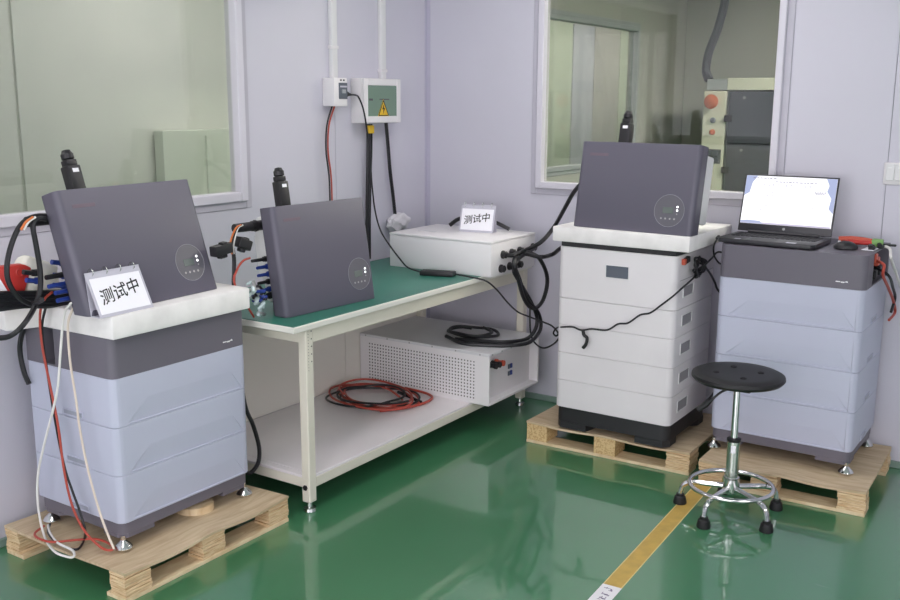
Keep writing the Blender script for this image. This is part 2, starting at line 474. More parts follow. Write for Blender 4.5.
w5 = bpy.data.objects.new('window_5', None); COL.objects.link(w5); w5['kind'] = 'structure'; tag(w5, 'long glowing fill window added in the wall opposite the workbench', 'window')  # second unseen window, added to bring low light under the bench
bm = new(); frame_bars(bm, 'y', W5[0]-0.03, W5[1]+0.03, W5[2]-0.03, W5[3]+0.03, 0.06, YN-0.06, YN+0.015)
obj('outer_frame', bm, 'alu', w5)
for k in range(1, 4):
    xk = W5[0]+(W5[1]-W5[0])*k/4; bm = new(); bx(bm, (xk-0.025, YN-0.05, W5[2]), (xk+0.025, YN+0.005, W5[3])); obj('mullion', bm, 'alu', w5)
for k in range(4):
    xa = W5[0]+(W5[1]-W5[0])*k/4; bm = new(); bx(bm, (xa+0.02, YN-0.045, W5[2]+0.02), (xa+(W5[1]-W5[0])/4-0.02, YN-0.035, W5[3]-0.02)); obj('pane', bm, 'fill_pane_side', w5, False)

# ------------------------------------------------------------------ neighbouring rooms seen through the windows
w = wall_y('wall_machine_room', WR+TH, 8.58, [W3], WL, 'dim_wall', 'grey wall of the machine room with a bright inner window')
window(3, 'y', WL, W3[0]-0.03, W3[1]+0.03, W3[2]-0.03, W3[3]+0.03, 'glass_green', 'inner window of machine room looking onto the lit corridor', 0.03, 0.035, 'machine_trim', 'machine_trim')
bm = new(); bx(bm, (8.5, YN, 0), (8.58, WL, CZ)); struct('wall_machine_room_end', bm, 'dim_wall', 'grey end wall of the machine room', 'wall')
bm = new(); bx(bm, (XN, 5.2, 0), (12.1, 5.28, CZ)); cw = struct('wall_corridor', bm, 'corr_wall', 'pale green wall across the lit corridor', 'wall')
bm = new(); bx(bm, (12.0, WL+TH, 0), (12.08, 5.2, CZ)); struct('wall_corridor_end', bm, 'corr_wall', 'pale end wall of the lit corridor', 'wall')
for a, b, m_ in ((9.62, 10.22, 'corr_green'), (10.25, 10.78, 'corr_lav'), (10.8, 11.5, 'corr_grey'), (11.52, 11.95, 'corr_green')):
    bm = new(); bx(bm, (a, 5.172, 0.05), (b, 5.2, 2.45), 0.003); obj('wall_panel', bm, m_, cw, False)
for a, b, z1 in ((2.2, 3.34, 2.6), (3.36, 4.06, 2.6), (5.06, 5.6, 2.6)):
    bm = new(); bx(bm, (a, 5.188, 0.05), (b, 5.2, z1), 0.002); obj('wall_panel', bm, 'corr_wall', cw, False)
bm = new(); bx(bm, (4.30, 5.10, 0.0), (5.03, 5.186, 1.40), 0.004); cbt = obj('low_cabinet', bm, 'corr_low')
tag(cbt, 'low pale green cabinet in corridor behind the left window', 'cabinet')
bm = new(); bx(bm, (4.66, 5.085, 0.06), (4.668, 5.101, 1.36)); obj('door_gap', bm, 'corr_low', cbt)
def led_panel(x, y, m_, label, lx=1.2, ly=0.6, group='ceiling light panels'):
    t = thing('ceiling_light', label, 'light', (x, y, CZ), group=group)
    bm = new(); frame_bars(bm, 'z', 0, 0, 0, 0, 0, 0, 0) if False else None
    for a in ((-lx/2-0.02, -ly/2-0.02, -lx/2, ly/2+0.02), (lx/2, -ly/2-0.02, lx/2+0.02, ly/2+0.02), (-lx/2, -ly/2-0.02, lx/2, -ly/2), (-lx/2, ly/2, lx/2, ly/2+0.02)):
        bx(bm, (a[0], a[1], -0.02), (a[2], a[3], 0))
    obj('frame', bm, 'alu', t, False)
    bm = new(); bx(bm, (-lx/2, -ly/2, -0.014), (lx/2, ly/2, -0.004)); obj('diffuser', bm, m_, t, False)
led_panel(3.55, 1.8, 'led_main', 'white square-edged light panel in ceiling nearest the wall corner')
led_panel(1.9, -1.3, 'led_main', 'white square-edged light panel in ceiling near the right wall')
led_panel(0.9, 1.7, 'led_main', 'white square-edged light panel in ceiling above the left window')
led_panel(0.1, -0.6, 'led_main', 'white square-edged light panel in ceiling over the viewer')
led_panel(-1.2, 0.5, 'led_main', 'white square-edged light panel in ceiling behind the viewer')
for x, n_ in ((1.5, 'first'), (4.2, 'second'), (7.0, 'third'), (8.5, 'fourth'), (9.9, 'fifth'), (11.3, 'sixth')):
    led_panel(x, 4.2, 'led_corr', '%s light panel along the corridor ceiling beyond the left wall' % n_, group='corridor light panels')
led_panel(6.4, 0.6, 'led_side', 'dim light panel in the machine room ceiling')

# machine with control tower behind the right window
mc = thing('test_machine', 'dark machine cabinet with cream control tower behind right window', 'machine', (7.5, 2.3, 0))
bm = new(); bx(bm, (0, 0.18, 0.05), (0.6, 0.36, 1.68), 0.006); tw = obj('control_tower', bm, 'machine_cream', mc)
bm = new(); bx(bm, (0.02, -0.75, 0.05), (0.7, 0.18, 1.68), 0.005); obj('cabinet_body', bm, 'machine_trim', mc)
bm = new(); bx(bm, (0.0, -0.75, 1.685), (0.7, 0.18, 1.776), 0.004); obj('top_band', bm, 'machine_cream', mc)
bm = new(); bx(bm, (0.0, 0.18, 1.685), (0.6, 0.34, 1.77), 0.004); obj('top_box', bm, 'machine_trim', mc)
for k in range(4):
    z0 = 0.12+k*0.39
    for j, (ya, yb) in enumerate(((-0.28, 0.155), (-0.73, -0.285))):
        bm = new(); bx(bm, (-0.012, ya, z0), (0.03, yb, z0+0.382), 0.004); dr = obj('door_panel', bm, 'machine_dark', mc)
        if j == 0:
            bm = new(); bx(bm, (-0.022, 0.125, z0+0.16), (-0.01, 0.185, z0+0.21), 0.003); obj('latch', bm, 'black_plastic', dr)
            bm = new(); disc(bm, (-0.0115, 0.04, z0+0.34), 0.012, '-x', 10, 0.003); obj('rivet', bm, 'rail_steel', dr)
bm = new(); lathe(bm, [(0.035, 0), (0.05, 0.02), (0.055, 0.045), (0.03, 0.06), (0, 0.062)], 16, Matrix.Translation((0, 0.285, 1.6)) @ Matrix.Rotation(R(-90), 4, 'Y')); obj('emergency_button', bm, 'button_orange', mc)
for zz, mm in ((1.46, 'screen_dark'), (1.37, 'button_orange')):
    bm = new(); lathe(bm, [(0.022, 0), (0.022, 0.012), (0.012, 0.02), (0, 0.02)], 12, Matrix.Translation((0, 0.275, zz)) @ Matrix.Rotation(R(-90), 4, 'Y')); obj('push_button', bm, mm, mc)
bm = new(); bx(bm, (-0.006, 0.2, 1.13), (0.004, 0.34, 1.24), 0.002); obj('switch_plate', bm, 'machine_dark', mc)
for k in range(4):
    bm = new(); bx(bm, (-0.02, 0.216+0.058*(k % 2), 1.142+0.05*(k//2)), (-0.004, 0.262+0.058*(k % 2), 1.18+0.05*(k//2)), 0.003); obj('rocker', bm, 'screen_dark', mc)
cable('supply_hose', 'dark hose dropping from the ceiling onto the machine behind window',
      [X_(727, -70, 7.8), X_(726, -30, 7.8), X_(725, 0, 7.8), X_(718, 28, 7.8), X_(709, 52, 7.8), X_(706, 70, 7.8), X_(709, 80, 7.78)], 0.035, 'machine_dark', 'hose')

# ------------------------------------------------------------------ pallets
def pallet(name, label, loc, rz, L, D, block, sag_front=0.012, mid=0.0):
    """local x along the front, y to the back, origin at the middle of the front edge on the floor"""
    H = 0.105; t = thing(name, label, 'pallet', loc, rz, group='wooden pallets on the floor')
    nx, ny = 24, 14; top, bot = [], []
    bm = new()
    def sag(u, v):
        s = abs(math.sin(u*2*PI))**1.4
        e = math.sin(v*PI)**1.5
        return -sag_front*(s*(0.35+0.65*(1-v)) + 0.6*e*(1-abs(math.sin(u*2*PI))))
    for j in range(ny+1):
        for i in range(nx+1):
            u, v = i/nx, j/ny; x, y = (u-0.5)*L, v*D; dz = sag(u, v)
            top.append(bm.verts.new((x, y, H+dz))); bot.append(bm.verts.new((x, y, H-0.009+dz)))
    q = nx+1
    for j in range(ny):
        for i in range(nx):
            a = j*q+i
            bm.faces.new((top[a], top[a+1], top[a+q+1], top[a+q])); bm.faces.new((bot[a+q], bot[a+q+1], bot[a+1], bot[a]))
    for i in range(nx):
        for s, e in ((i, i+1), (ny*q+i+1, ny*q+i)): bm.faces.new((top[s], bot[s], bot[e], top[e]))
    for j in range(ny):
        for s, e in (((j+1)*q, j*q), (j*q+nx, (j+1)*q+nx)): bm.faces.new((top[s], bot[s], bot[e], top[e]))
    obj('deck_sheet', bm, 'ply_face', t)
    bw, bd = 0.105, (0.075 if L < 0.79 else 0.12)
    for i, xc in enumerate((-L/2+bw/2, mid, L/2-bw/2)):
        for j, y0 in enumerate((0.004, D-bd-0.004)):
            bm = new()
            if block == 'ply' or i == 2:
                nl = 7; h = (H-0.009-0.014)/nl
                for k in range(nl):
                    j1, j2 = random.uniform(-0.0025, 0.0025), random.uniform(-0.003, 0.003)
                    bx(bm, (xc-bw/2+j1, y0+j2, 0.014+k*h), (xc+bw/2+j1, y0+bd+j2, 0.014+(k+1)*h-0.0018))
                obj('block', bm, 'ply_edge', t, False)
            else:
                bx(bm, (xc-bw/2, y0, 0.014), (xc+bw/2, y0+bd, H-0.0095), 0.002); obj('block', bm, 'chip_block', t, False)
    for j, y0 in enumerate((0.002, D-0.104)):
        bm = new(); bx(bm, (-L/2, y0, 0), (L/2, y0+0.1, 0.0138), 0.001); obj('runner', bm, 'pale_wood', t, False)
    return t
pallet('wooden_pallet', 'sagging plywood pallet under the three-module blue battery stack', ((1.847+2.608)/2, 2.482, 0), R(0.3), 0.765, 0.66, 'ply', 0.011)
pallet('wooden_pallet', 'wooden pallet under the white battery cabinet', (3.93, 1.773, 0), R(-90+1.2), 0.80, 0.59, 'chip', 0.007)
pallet('wooden_pallet', 'wooden pallet under the blue battery stack with laptop', (3.897, 0.978, 0), R(-90+1.6), 0.668, 0.62, 'ply', 0.008, -0.06)

# ------------------------------------------------------------------ battery stacks
def foot(t, x, y, h=0.035):
    bm = new(); lathe(bm, [(0.029, 0), (0.031, 0.005), (0.026, 0.013), (0.014, 0.024), (0.008, 0.03), (0.008, h), (0.0, h)], 16, Matrix.Translation((x, y, 0))); obj('levelling_foot', bm, 'chrome', t)
def slot(t, side, w, yc, zc, sy, sz, m_='grey_shell', rim='blue_shell'):
    """grip on a side face: plate toned darker as recess shade, inside a raised rim"""
    s = side; x0 = s*w/2
    bm = new(); bx(bm, tuple(min(a, b) for a, b in zip((x0, yc-sy/2, zc-sz/2), (x0+s*0.0015, yc+sy/2, zc+sz/2))), tuple(max(a, b) for a, b in zip((x0, yc-sy/2, zc-sz/2), (x0+s*0.0015, yc+sy/2, zc+sz/2))))
    g = obj('grip_shade', bm, m_, t, False)  # plate stands proud; its darker tone paints the shade inside a grip
    bm = new(); f = 0.004
    for (ya, yb, za, zb) in ((yc-sy/2-f, yc+sy/2+f, zc+sz/2, zc+sz/2+f), (yc-sy/2-f, yc+sy/2+f, zc-sz/2-f, zc-sz/2), (yc-sy/2-f, yc-sy/2, zc-sz/2, zc+sz/2), (yc+sy/2, yc+sy/2+f, zc-sz/2, zc+sz/2)):
        xs = sorted((x0, x0+s*0.004)); bx(bm, (xs[0], ya, za), (xs[1], yb, zb), 0.001)
    obj('grip_rim', bm, rim, t, False)
def battery_stack(name, label, loc, rz, n, w=0.6, d=0.46, side=-1):
    """origin at the middle of the front edge, at the feet"""
    t = thing(name, label, 'battery stack', loc, rz)
    zb, mh, ch = 0.0925, 0.1685, 0.139
    bm = new(); rprism(bm, w-0.012, d-0.012, 0.052, zb, 0.03, rb=0.02)
    for v in bm.verts: v.co.y += 0.006
    for sx in (-1, 1):
        for y0 in (0.008, d-0.128):
            prism(bm, [(sx*(w/2-0.008), y0+0.03), (sx*(w/2-0.03), y0), (sx*(w/2-0.14), y0), (sx*(w/2-0.14), y0+0.1), (sx*(w/2-0.008), y0+0.1)], 0.036, 0.055)
    obj('base', bm, 'grey_shell', t)
    for sx in (-1, 1):
        for yy in (0.022, d-0.04): foot(t, sx*(w/2-0.018), yy, 0.045)
    for k in range(n):
        z0 = zb+k*mh
        bm = new(); rprism(bm, w, d, z0+0.0006, z0+mh-0.0006, 0.028, facet=0.0048)
        mo = obj('battery_module', bm, 'blue_shell', t, ang=30)
        for pg in mo.data.polygons:
            if pg.normal.y < -0.9: pg.use_smooth = False
        slot(mo, side, w, 0.22, z0+0.017, 0.10, 0.016, 'grip_tone')
    z0 = zb+n*mh; z1 = z0+ch
    # control module on top, open terminal pocket at one end
    bm = new(); e = 0.055
    P = rrect(w, d, 0.028, 4, 0.006)
    body = [(x, y) for x, y in P]
    lim = side*(w/2-e)
    poly = [(min(x, lim) if side > 0 else max(x, lim), y) for x, y in body]
    clean = []
    for p in poly:
        if not clean or (abs(p[0]-clean[-1][0])+abs(p[1]-clean[-1][1])) > 1e-5: clean.append(p)
    prism(bm, clean, z0, z1)
    o1, o2 = (0.12, d-0.02) if side > 0 else (0.30, 0.37)
    for a, b in ((0.0, o1), (o2, d)):
        if a == 0.0:
            arc = [(lim, 0.0)] + [(side*(w/2-0.028+0.028*math.cos(R(q))), 0.028-0.028*math.sin(R(q))) for q in (90, 67, 45, 22, 0)] + [(side*w/2, b), (lim, b)]
            prism(bm, arc, z0, z1)
        else:
            xs = sorted((lim, side*w/2)); bx(bm, (xs[0], a, z0), (xs[1], b, z1))
    xs = sorted((lim, side*w/2)); bx(bm, (xs[0], o1, z1-0.006), (xs[1], o2, z1)); bx(bm, (xs[0], o1, z0), (xs[1], o2, z0+0.006))
    cm = obj('control_module', bm, 'grey_shell', t)
    bm = new(); xq = sorted((lim+side*0.001, lim+side*0.004)); bx(bm, (xq[0], o1+0.004, z0+0.008), (xq[1], o2-0.004, z1-0.008)); obj('terminal_plate', bm, 'black_plastic', cm, False)
    bm = new()
    for k, (a, b) in enumerate(((0, 0.018), (0.02, 0.034))): bx(bm, (w/2-0.115+a, -0.0008, z0+0.026-0.002*k), (w/2-0.115+b, 0.001, z0+0.030-0.001*k))
    prism(bm, [(0, 0), (0.012, 0.005), (0.016, -0.002), (0.006, -0.001)], 0, 0.0018, M=Matrix.Translation((w/2-0.083, 0.001, z0+0.028)) @ Matrix.Rotation(R(90), 4, 'X'))
    obj('maker_mark', bm, 'logo_white', cm, False)
    return t, z1
bs1, top1 = battery_stack('battery_stack', 'three-module light blue battery stack with dark grey top at left', (2.245, 2.615, 0.1056), R(0), 3, 0.6, 0.46, -1)
bs2, top2 = battery_stack('battery_stack', 'four-module light blue battery stack with dark grey top carrying laptop', (4.057, 1.036, 0.1056), R(-90), 4, 0.590, 0.455, 1)
# cream packing disc left under the left stack
bm = new(); lathe(bm, [(0.07, 0), (0.07, 0.028), (0.06, 0.033), (0, 0.033)], 24, Matrix.Translation((2.335, 2.70, 0.097))); tag(obj('round_spacer', bm, 'pale_wood'), 'round cream wooden spacer on the left pallet under the stack', 'spacer')

# white battery cabinet: x forward is -x in the world
WCX, WCY = 3.925, 1.748
wc = thing('battery_cabinet', 'tall white battery cabinet with small screen on the middle pallet', 'battery cabinet', (WCX, WCY, 0.1056), R(-90))
WW, WD = 0.562, 0.47
bm = new(); rprism(bm, WW-0.008, WD-0.01, 0.03, 0.101, 0.045, rb=0.02)
for v in bm.verts: v.co.y += 0.004
for sx in (-1, 1):
    for y0, y1 in ((0.006, 0.11), (WD-0.11, WD-0.008)):
        prism(bm, [(sx*(WW/2-0.006), y0+0.03), (sx*(WW/2-0.03), y0), (sx*(WW/2-0.16), y0), (sx*(WW/2-0.18), y1), (sx*(WW/2-0.006), y1)], 0.0, 0.032)
obj('plinth', bm, 'black_base', wc)
zs = [0.1015, 0.232, 0.363, 0.494, 0.617]
for k in range(4):
    bm = new(); rprism(bm, WW, WD, zs[k]+0.0005, zs[k+1]-0.0005, 0.03, 0.0016)
    mo = obj('battery_module', bm, 'off_white', wc)
    slot(mo, 1, WW, 0.145, (zs[k]+zs[k+1])/2+0.006, 0.115, 0.045, 'grip_pale', 'cast_white')
bm = new(); rprism(bm, WW, WD, 0.6175, 0.853, 0.03, 0.003)
tu = obj('control_module', bm, 'off_white', wc)
slot(tu, 1, WW, 0.145, 0.690, 0.115, 0.045, 'grip_pale', 'cast_white')
bm = new(); bx(bm, (WW/2-0.0005, 0.045, 0.7425), (WW/2+0.0008, WD-0.01, 0.7445)); obj('side_seam', bm, 'screw', tu, False)
bm = new(); bx(bm, (-0.042, -0.0025, 0.735), (0.063, 0.002, 0.788), 0.001); sc_ = obj('screen', bm, 'screen_dark', tu)
bm = new(); frame_bars(bm, 'y', -0.0445, 0.0655, 0.7325, 0.7905, 0.0025, -0.004, 0.001, 0.0005); obj('screen_frame', bm, 'cast_white', tu)
bm = new(); bx(bm, (-WW/2+0.01, 0.008, 0.8535), (WW/2-0.006, WD-0.01, 0.876), 0.003); obj('black_top_seal', bm, 'black_base', wc)
for k, (y, zz, mm) in enumerate(((0.06, 0.838-0.012, 'orange_red'), (0.085, 0.829, 'black_plastic'), (0.105, 0.832, 'black_plastic'))):
    bm = new(); bx(bm, (WW/2-0.001, y-0.011, zz-0.014), (WW/2+0.016, y+0.011, zz+0.012), 0.003); obj('terminal', bm, mm, tu)

# ------------------------------------------------------------------ foam
bm = new()
prism(bm, [(1.937, 2.585), (2.545, 2.585), (2.552, 3.07), (1.83, 3.08), (1.815, 2.98), (1.925, 2.94)], top1+0.1057, 0.9215, 0.006, 2)
bmesh.ops.subdivide_edges(bm, edges=[e for e in bm.edges if e.calc_length() > 0.1], cuts=4, use_grid_fill=True)
for v in bm.verts:
    v.co.z += 0.0006*math.sin(v.co.x*23+v.co.y*9)*max(0, (v.co.z-0.87)/0.06) if v.co.z > 0.87 else 0
tag(obj('packing_foam', bm, 'foam'), 'white packing foam slab on the left battery stack', 'foam')
bm = new()
FZ = 0.1056+0.876
bx(bm, (3.915, 1.414, FZ), (4.46, 2.056, FZ+0.066), 0.005, 2)
tag(obj('packing_foam', bm, 'foam'), 'white packing foam slab on the white battery cabinet', 'foam')

# ------------------------------------------------------------------ inverters
def inverter(label, loc, rz, tilt, w, h, dong_u, side_plugs, cu=0.82, cv=0.28, cr=0.07, dh=1.0, inset=0.055):
    """front bottom edge at the origin, tilted back about it"""
    t = thing('solar_inverter', label, 'inverter', loc, rot=(R(-tilt), 0, rz))
    T = 0.07
    bm = new(); P = rrect(w, T, 0.022, 5, 0.004)
    prism(bm, P, 0, h, 0.003, 2)
    for v in bm.verts:
        if v.co.z < 0.02: v.co.z += v.co.y*math.tan(R(tilt))      # foot of the cover cut level with its support
    obj('front_cover', bm, 'inverter_grey', t, ang=30)
    bm = new(); bx(bm, (-w/2+inset, T, 0.06), (w/2-0.008, T+0.10, h-0.03), 0.012, 2)
    prism(bm, [(T+0.07, 0.11), (T+0.125, 0.16), (T+0.125, h-0.10), (T+0.07, h-0.05)], -w/2+inset+0.01, w/2-0.06, M=Matrix(((0, 0, 1, 0), (1, 0, 0, 0), (0, 1, 0, 0), (0, 0, 0, 1))))
    body = obj('rear_casting', bm, 'cast_white', t)
    for k in range(9):
        bm = new(); x = -w/2+inset+0.03+k*(w-inset-0.12)/8; bx(bm, (x-0.003, T+0.12, 0.17), (x+0.003, T+0.15, h-0.11)); obj('cooling_fin', bm, 'cast_white', body, False)
    # prop behind the casing: reaches the support when the unit leans back
    bm = new(); a = R(tilt); yb = T+0.10
    for sx in (-1, 1):
        top = Vector((sx*w*0.28, yb, 0.2)); foot_ = Vector((sx*w*0.28, yb+0.02, -(yb+0.02)*0 + 0.0))
        dz = math.tan(a)*(yb+0.02)
        tube(bm, [top, (sx*w*0.28, yb+0.02, dz+0.006)], 0.006, 8)
    obj('prop_bracket', bm, 'rail_steel', t)
    # round display
    cx, cz = (cu-0.5)*w, cv*h
    bm = new(); disc(bm, (cx, 0.0002, cz), cr, '-y', 40, 0.0008); dsp = obj('display', bm, 'inverter_disc', t)
    bm = new(); tube(bm, [(cx+cr*math.cos(2*PI*k/48), -0.0008, cz+cr*math.sin(2*PI*k/48)) for k in range(48)], 0.0011, 5, True); obj('display_ring', bm, 'ring_line', dsp)
    bm = new(); bx(bm, (cx-0.03, -0.0016, cz-0.012), (cx+0.018, 0, cz+0.014), 0.0005); obj('lcd', bm, 'lcd', dsp)
    for k in range(3):
        bm = new(); disc(bm, (cx+0.036, -0.0006, cz+0.018-0.015*k), 0.0042 if k < 2 else 0.003, '-y', 12, 0.0012); obj('indicator', bm, 'led' if k < 2 else 'mark', dsp)
    for k in range(4):
        bm = new(); disc(bm, (cx-0.033+0.02*k, -0.0006, cz-0.034), 0.004, '-y', 10, 0.001); obj('button', bm, 'mark', dsp)
    # stick logger on top
    x = (dong_u-0.5)*w; yb = T+0.035; k_ = 1.32; dh *= k_
    bm = new(); prism(bm, [(x-0.026, yb-0.02), (x+0.026, yb-0.02), (x+0.026, yb+0.02), (x-0.026, yb+0.02)], h-0.03, h+0.075*dh, 0.004, 2)
    st = obj('stick_logger', bm, 'black_plastic', t)
    bm = new(); prism(bm, [(x-0.02, yb-0.016), (x+0.02, yb-0.016), (x+0.02, yb+0.016), (x-0.02, yb+0.016)], h+0.0755*dh, h+0.09*dh, 0.002); obj('neck', bm, 'black_plastic', st)
    bm = new(); lathe(bm, [(0.016, 0), (0.021, 0.004), (0.021, 0.02), (0.016, 0.026), (0.014, 0.033), (0, 0.036)], 16, Matrix.Translation((x, yb, h+0.0905*dh))); obj('cap', bm, 'black_plastic', st)
    bm = new(); bx(bm, (x-0.010, yb-0.0208, h+0.056*dh), (x+0.014, yb-0.0198, h+0.066*dh)); obj('label_patch', bm, 'paper', st, False)
    # faint maker mark
    bm = new(); bx(bm, (-w/2+0.05, -0.0004, h-0.062), (-w/2+0.14, 0.0005, h-0.05), 0.0002); obj('maker_mark', bm, 'logo_red', t, False)
    # plugs on the left edge
    for (zz, yy, ln, rr, mm) in side_plugs:
        bm = new(); p = Vector((-w/2+inset+0.001, yy, zz)); ln += inset-0.025
        cyl(bm, p, p-Vector((ln*0.45, 0, 0)), rr, 12); cyl(bm, p-Vector((ln*0.45, 0, 0)), p-Vector((ln, 0, 0)), rr*(0.9 if rr > 0.018 else 0.72), 12, rr*(0.85 if rr > 0.018 else 0.6))
        lathe(bm, [(rr*1.15, 0), (rr*1.15, 0.008)], 12, Matrix.Translation(p-Vector((ln*0.30, 0, 0))) @ Matrix.Rotation(R(-90), 4, 'Y'))
        obj('plug', bm, mm, t)
    return t
TY2 = 0.772
PL2 = [(0.368, 0.115, 0.125, 0.020, 'black_plastic'), (0.235, 0.10, 0.075, 0.010, 'black_plastic'), (0.205, 0.10, 0.055, 0.010, 'blue_plastic'), (0.175, 0.10, 0.055, 0.010, 'blue_plastic'),
       (0.145, 0.11, 0.05, 0.010, 'black_plastic'), (0.115, 0.11, 0.05, 0.010, 'blue_plastic'), (0.09, 0.11, 0.06, 0.012, 'black_plastic')]
PL1 = [(0.345, 0.115, 0.07, 0.020, 'black_plastic'), (0.16, 0.11, 0.06, 0.013, 'black_plastic'), (0.13, 0.11, 0.06, 0.012, 'blue_plastic'), (0.105, 0.10, 0.05, 0.012, 'blue_plastic'), (0.08, 0.10, 0.05, 0.012, 'blue_plastic')]
inv1 = inverter('large grey inverter leaning on foam with a flip sign before it', (2.176, 2.642, 0.9222), R(3.2), 17.5, 0.582, 0.414, 0.29, PL1, 0.815, 0.275, 0.066, inset=0.13)
inv2 = inverter('grey inverter standing at the left end of green workbench', (2.984, 2.555, TY2+0.0005), R(-4.0), 9, 0.518, 0.432, 0.30, PL2, 0.83, 0.27, 0.066)
inv3 = inverter('grey inverter on foam above the white battery cabinet', (3.944, 1.699, FZ+0.0665), R(-93.5), 10.5, 0.570, 0.383, 0.28, [(0.20, 0.11, 0.06, 0.015, 'black_plastic')], 0.805, 0.265, 0.068)

# ------------------------------------------------------------------ workbench
BX0, BX1, BY0, BY1, BH = 2.625, 4.44, 2.447, 3.17, 0.772
wb = thing('workbench', 'long cream steel workbench with green top and lower shelf', 'workbench', (0, 0, 0))
wb.location = ((BX0+BX1)/2, (BY0+BY1)/2, 0)
ox, oy = wb.location.x, wb.location.y
def wbx(name, lo, hi, m_, bev=0.002, par=None):
    bm = new(); bx(bm, (lo[0]-ox, lo[1]-oy, lo[2]), (hi[0]-ox, hi[1]-oy, hi[2]), bev); return obj(name, bm, m_, par or wb)
wbx('worktop', (BX0, BY0, BH-0.026), (BX1, BY1, BH-0.002), 'bench_rim', 0.003)
wbx('green_top_sheet', (BX0+0.006, BY0+0.006, BH-0.0022), (BX1-0.006, BY1-0.004, BH), 'bench_mat', 0.0006)
LX = (2.708, 4.385); LY = (BY0+0.016, BY1-0.06); LW = 0.042
for lx in LX:
    for ly in LY:
        lg = wbx('leg', (lx, ly, 0.042), (lx+LW, ly+LW, BH-0.0265), 'bench_cream', 0.004)
        bm = new(); lathe(bm, [(0.024, 0), (0.026, 0.004), (0.024, 0.016), (0.012, 0.020), (0.012, 0.042), (0, 0.042)], 16, Matrix.Translation((lx+LW/2-ox, ly+LW/2-oy, 0))); obj('levelling_foot', bm, 'chrome', lg)
        if lx == LX[0] and ly == LY[0]:
            bm = new()
            for k in range(5):
                disc(bm, (lx+LW*0.72-ox, ly-0.0002-oy, 0.735-0.03*k), 0.003, '-y', 8, 0.0006)
            for k in range(14):
                disc(bm, (lx+LW*0.3-ox, ly-0.0002-oy, 0.738-0.012*k), 0.0016, '-y', 6, 0.0006)
            p = obj('slot_holes', bm, 'hole', lg, False); p['kind'] = 'stuff'
            bm = new(); cyl(bm, (lx-0.006-ox, ly+LW*0.5-oy, 0.105), (lx+0.002-ox, ly+LW*0.5-oy, 0.105), 0.011, 6); obj('bolt', bm, 'black_plastic', lg)
wbx('apron_rail', (LX[0]+LW, LY[0]+0.004, BH-0.085), (LX[1], LY[0]+0.034, BH-0.0265), 'bench_cream')
wbx('apron_rail', (LX[0]+LW, LY[1]+0.01, BH-0.085), (LX[1], LY[1]+0.04, BH-0.0265), 'bench_cream')
for lx in LX: wbx('end_rail', (lx+0.008, LY[0]+LW, BH-0.085), (lx+LW-0.008, LY[1], BH-0.0265), 'bench_cream')
SZ = 0.152
wbx('shelf_rail', (LX[0]+LW, LY[0]+0.002, 0.100), (LX[1], LY[0]+0.036, SZ-0.012), 'bench_cream')
wbx('shelf_rail', (LX[0]+LW, LY[1]+0.012, 0.100), (LX[1], LY[1]+0.046, SZ-0.012), 'bench_cream')
for lx in LX: wbx('shelf_end_rail', (lx+0.006, LY[0]+LW, 0.100), (lx+LW-0.006, LY[1], SZ-0.012), 'bench_cream')
wbx('lower_shelf', (LX[0]+LW+0.001, LY[0]+0.004, SZ-0.012), (LX[1]-0.001, LY[1]+0.046, SZ), 'shelf_board')
wbx('lower_shelf', (LX[0]+0.004, LY[0]+LW+0.001, SZ-0.0121), (LX[0]+LW, LY[1]-0.001, SZ-0.0001), 'shelf_board')

for a, b in ((LX[0]+0.002, 3.762), (3.765, LX[1]+LW-0.002)): wbx('back_panel', (a, LY[1]+LW+0.002, SZ+0.001), (b, LY[1]+LW+0.008, BH-0.0868), 'panel_cream', 0.001)

# perforated instrument box on the lower shelf
pb = thing('load_bank', 'white perforated steel box on the lower bench shelf', 'instrument', (3.878, 2.36, SZ))
PLx, PLy, PH = 0.50, 0.79, 0.258
bm = new()
bx(bm, (0, 0, 0), (0.012, PLy, PH), 0.002); bx(bm, (PLx-0.012, 0, 0), (PLx, PLy, PH), 0.002)
bx(bm, (0.012, 0.0, 0), (PLx-0.012, PLy, 0.012), 0.001); bx(bm, (0.012, PLy-0.012, 0.012), (PLx-0.012, PLy, PH-0.014))
obj('case', bm, 'box_white', pb)
bm = new(); bx(bm, (-0.001, -0.001, PH-0.013), (PLx+0.001, PLy, PH+0.002), 0.002); ld = obj('lid', bm, 'box_grey', pb)
bm = new()
for k in range(6): disc(bm, (0.03+k*0.088, -0.0015, PH-0.006), 0.004, '-y', 8, 0.0012)
for k in range(6): disc(bm, (-0.0015, 0.05+k*0.14, PH-0.006), 0.004, '-x', 8, 0.0012)
p = obj('screws', bm, 'screw', ld); p['kind'] = 'stuff'
bm = new(); bx(bm, (0.012, 0.05, 0.012), (PLx-0.012, 0.058, PH-0.014)); fp = obj('front_plate', bm, 'box_white', pb, False)
bm = new()
for i in range(37):
    for j in range(12):
        disc(bm, (-0.0002, 0.085+i*0.0178, 0.03+j*0.0165), 0.0042, '-x', 6, 0.0004)
p = obj('perforation', bm, 'hole', pb, False); p['kind'] = 'stuff'
for k, mm in enumerate(('black_plastic', 'black_plastic', 'orange_red')):
    bm = new(); xk = 0.075+0.034*k
    lathe(bm, [(0.016, 0), (0.016, 0.012), (0.012, 0.014), (0.012, 0.035), (0.015, 0.037), (0.015, 0.05), (0, 0.05)], 12, Matrix.Translation((xk, 0.05, 0.185)) @ Matrix.Rotation(R(90), 4, 'X')); obj('binding_post', bm, mm, fp)
for j in range(2):
    for i in range(2):
        bm = new(); bx(bm, (0.265+i*0.022, 0.044, 0.085+j*0.036), (0.281+i*0.022, 0.0505, 0.108+j*0.036), 0.001); obj('indicator_switch', bm, 'screen_dark' if i == 0 else 'blue_plastic', fp)

